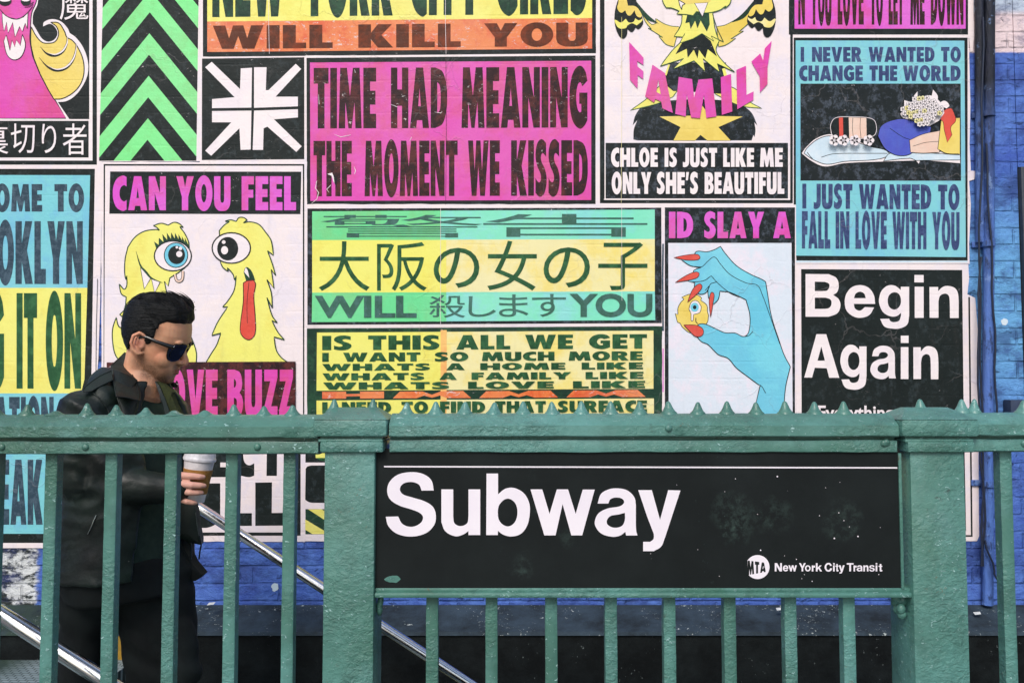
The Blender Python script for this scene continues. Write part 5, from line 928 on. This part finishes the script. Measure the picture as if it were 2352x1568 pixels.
# collar standing around the neck and folding over
cr = MB(); rows = []
n0_ = [(-2.62,10),(-2.2,4),(-1.7,0),(-1.2,0),(-.75,0)]
for th, up, dn, out in [(x_, u_, d_, o_) for x_, u_, d_, o_ in ((2.9,26,8,.030),(2.5,30,4,.032),(2.1,32,0,.034),(1.75,30,-4,.036),(1.4,22,-10,.036),(1.1,12,-18,.036),(.85,2,-26,.034))]:
    a_ = tor(th, 874, .016); hi = a_+Vector((0,0,up*.0013)); lo_ = tor(th, 880-dn*.9+8, out); mid = (hi+lo_)/2+(tor(th, 874, .05)-a_)*.45
    rows.append([a_+Vector((0,0,-.01)), hi-(tor(th,874,.03)-a_)*.3, hi, mid, lo_])
cr.grid(rows, lea)
for th, up in ((-2.9,26),(-2.4,26),(-1.9,24),(-1.4,16),(-.9,4)):
    pass
rows2 = []
for th, up, out in ((-.8,4,.03),(-1.2,14,.034),(-1.6,22,.036),(-2.1,26,.036),(-2.6,28,.034),(-3.1,28,.032),(-3.38,26,.030)):
    a_ = tor(th, 874, .016); hi = a_+Vector((0,0,up*.0013)); lo_ = tor(th, 890, out); rows2.append([a_+Vector((0,0,-.01)), hi, (hi+lo_)/2+(tor(th,874,.04)-a_)*.3, lo_])
cr.grid(rows2, lea); co_ = cr.build('collar', man, 180); sd = co_.modifiers.new('thick', 'SOLIDIFY'); sd.thickness = .005; sb_ = co_.modifiers.new('sub', 'SUBSURF'); sb_.levels = sb_.render_levels = 2
flap('collar_lapel', C4([(1128,300),(1060,370,1),(920,500),(955,720,1),(1000,978),(1160,990,1),(1332,1030),(1335,900,1),(1290,760,1),(1215,560,1),(1150,400,1)]), .013, .016, lea, man)
flap('front_lapel', C4([(1015,985),(1330,1035),(1290,1170,1),(1255,1330),(1230,1500),(1110,1500),(1090,1330),(1075,1190,1)]), .008, .012, lea, man)
flap('shoulder_strap', C4([(930,575),(840,612,1),(740,662,1),(600,760,1),(500,850,1),(490,900),(620,890),(710,835,1),(860,760,1),(940,720)]), .0025, .008, lea, man, 9, .001)
for pts, r in ((C4([(930,500),(950,700,1),(998,975),(1150,992,1),(1328,1028)]), .0011), (C4([(630,910),(740,1000,1),(850,1140,1),(905,1280)]), .0016), (C4([(1075,1190),(1090,1330)]), .0012)):
    seam(pts, r, edge if r < .0013 else lea, jk, lift=.012 if r == .0011 else .006)
for zx, zy in ((822,680),(722,738),(1305,1298)):
    p = on(*C4([(zx, zy)])[0], .009); b = MB(); b.ell(p, (.0055,.003,.0045), stud, None, 14, 8); b.build('snap', jk, 60)
T3 = lambda p: T(0,3,p)
zp = MB(); zp.tube([on(*T3([t_])[0], .004) for t_ in ((885,25),(860,80),(835,140),(805,200))], .0016, stud, 6); zp.build('zip', jk, 60)
seam(T3([(1460,0),(1440,200),(1415,380),(1395,465),(1300,460),(1180,450)]), .0012, edge, jk, lift=.003)
tr = N('black_denim'); tr.bump(tr.noise(300, 3), .2, .002); trm = tr.fin(tr.mix(tr.ramp(tr.noise(6, 4), .4, .75), C(19, 23, 24), C(32, 40, 40)), .85, .25)
# the far front panels and hem swinging forward, with the belt ends
def panel(name, pts, Y, th, m_, bulge=.0):
    P = smooth(pts); b_ = MB(); n = len(P); f = [W(p[0], p[1], Y) for p in P]; bk = [W(p[0], p[1], Y)+Vector((0, th, 0)) for p in P]; cc_ = W(sum(p[0] for p in P)/n, sum(p[1] for p in P)/n, Y)-Vector((0, bulge, 0))
    b_.add(f+bk+[cc_], [(i, (i+1) % n, 2*n) for i in range(n)]+[tuple(range(2*n-1, n-1, -1))]+[(i, n+i, n+(i+1) % n, (i+1) % n) for i in range(n)], m_); return b_.build(name, man, 40)
panel('far_lapel', C4([(1585,740),(1700,780),(1850,910),(1830,940),(1900,1110),(2010,1320),(2060,1500),(1900,1500),(1830,1280),(1740,1050),(1670,960),(1650,870)]), 2.50, .03, plain('olive_lining', (56, 62, 30), .8, .2, 0, (36, 44, 28), 60, .4), .006)
panel('far_lapel_edge', C4([(1585,740),(1650,800),(1740,1000),(1830,1250),(1880,1500),(1800,1500),(1730,1180),(1660,985),(1680,960),(1640,850)]), 2.492, .02, lea, .006)
panel('jacket_front', T3([(1300,-80),(1780,-120),(1800,0),(1815,120,1),(1840,250),(1836,298),(1750,278,1),(1640,236),(1400,250),(1250,200)]), 2.60, .03, lea, .02)
panel('jacket_hem', T3([(1100,150),(1640,236),(1720,380,1),(1768,475),(1855,578),(1800,628),(1740,640),(1400,560),(1000,500)]), 2.60, .05, trm, .02)
bt = MB()
for p_ in ([(1755,280),(1760,340),(1752,430)], [(1832,210),(1848,300),(1838,350),(1828,428)]): bt.tube([W(*T3([t_])[0], 2.59) for t_ in p_], .0042, lea, 8, ell=.5)
bt.build('belt_end', man, 60); zp = MB(); zp.tube([W(*T3([t_])[0], 2.592) for t_ in ((1798,0),(1810,110),(1828,215))], .0012, edge, 6); zp.build('zip', man)
# trousers and shoes
b = MB(); rows = [[tor(2*math.pi*i/32, dy, g) for i in range(32)] for dy, g in ((1270,-.012),(1308,-.004))]+[[Vector((TC.x,TC.y,hipz-.05))+fw*.14*math.cos(2*math.pi*i/32)+rt*.2*math.sin(2*math.pi*i/32) for i in range(32)]]
b.grid(rows, trm, True); b.add(rows[0], [tuple(range(32))], trm); b.add(rows[-1], [tuple(range(31, -1, -1))], trm)
b.capsule([jp(215,1330,2.5), jp(190,1450,2.5), K1], [.105,.060,.052], trm, 24); b.capsule([K1, A1_], [.070,.05], trm, 20); b.capsule([jp(345,1320,2.6), jp(366,1450,2.6), K2], [.125,.108,.090], trm, 24); b.capsule([K2, A2_], [.085,.058], trm, 20)
b.capsule([jp(170,1310,2.55), jp(168,1345,2.55)], [.048,.046], trm, 18); b.capsule([jp(408,1450,2.56), jp(420,1545,2.56)], [.05,.055], trm, 16)
melt(b, 'trousers', .008, trm, man, 5, .5, lambda v: .004*noise.noise(v*14)+.0025*math.sin(v.z*70+v.x*40+3*noise.noise(v*6)))
for a_ in (A1_, A2_):
    b = MB(); b.capsule([a_+Vector((-.02,0,-.03)), a_+Vector((.08,-.02,-.045)), a_+Vector((.17,-.045,-.06))], [.042,.044,.036], lea, 16); b.box((a_.x-.07, a_.y-.09, a_.z-.105), (a_.x+.21, a_.y+.04, a_.z-.075), plain('shoe_sole', (40, 40, 40), .7), .01); b.build('shoe', man, 50)
# coffee cup
cup = empty('coffee_cup', CUP, 'white takeaway coffee cup with lid and brown sleeve in the man\'s hand', 'cup')
kk = W(452, 1100, 2.445); MC = Matrix.Translation(CUP) @ Matrix.Rotation(ctilt, 4, 'Y'); pz_ = lambda dy: (1100-dy)*2.445/1960
pw = plain('cup_paper', (240, 236, 238), .5, .4); lw = plain('cup_lid', (240, 238, 242), .3, .5); kf = plain('kraft_sleeve', (176, 130, 70), .8, .2, 0, (150, 106, 54), 90, .3, 200)
rad = lambda dy: .0288+(1150-dy)/(1150-1056)*.0125
b = MB(); b.lathe([(.0005,pz_(1150)),(rad(1150),pz_(1150)),(rad(1100),pz_(1100)),(rad(1056),pz_(1056)),(rad(1056)-.002,pz_(1056)),(.0005,pz_(1057))], pw, MC, 40); b.build('paper_cup', cup, 40)
b = MB(); b.lathe([(rad(1131)+.0002,pz_(1131)),(rad(1131)+.0014,pz_(1131)),(rad(1076)+.0014,pz_(1076)),(rad(1076)+.0002,pz_(1076))], kf, MC, 40); b.build('cardboard_sleeve', cup, 40)
b = MB(); b.lathe([(rad(1057)+.001,pz_(1058)),(rad(1057)+.0032,pz_(1057)),(rad(1057)+.0042,pz_(1053)),(rad(1057)+.0032,pz_(1050.5)),(rad(1057)+.0022,pz_(1049)),(rad(1057)+.0018,pz_(1046)),(rad(1057)-.0004,pz_(1036)),(rad(1057)-.003,pz_(1035)),(rad(1057)-.005,pz_(1038)),(.0005,pz_(1039))], lw, MC, 40); b.build('lid', cup, 40)
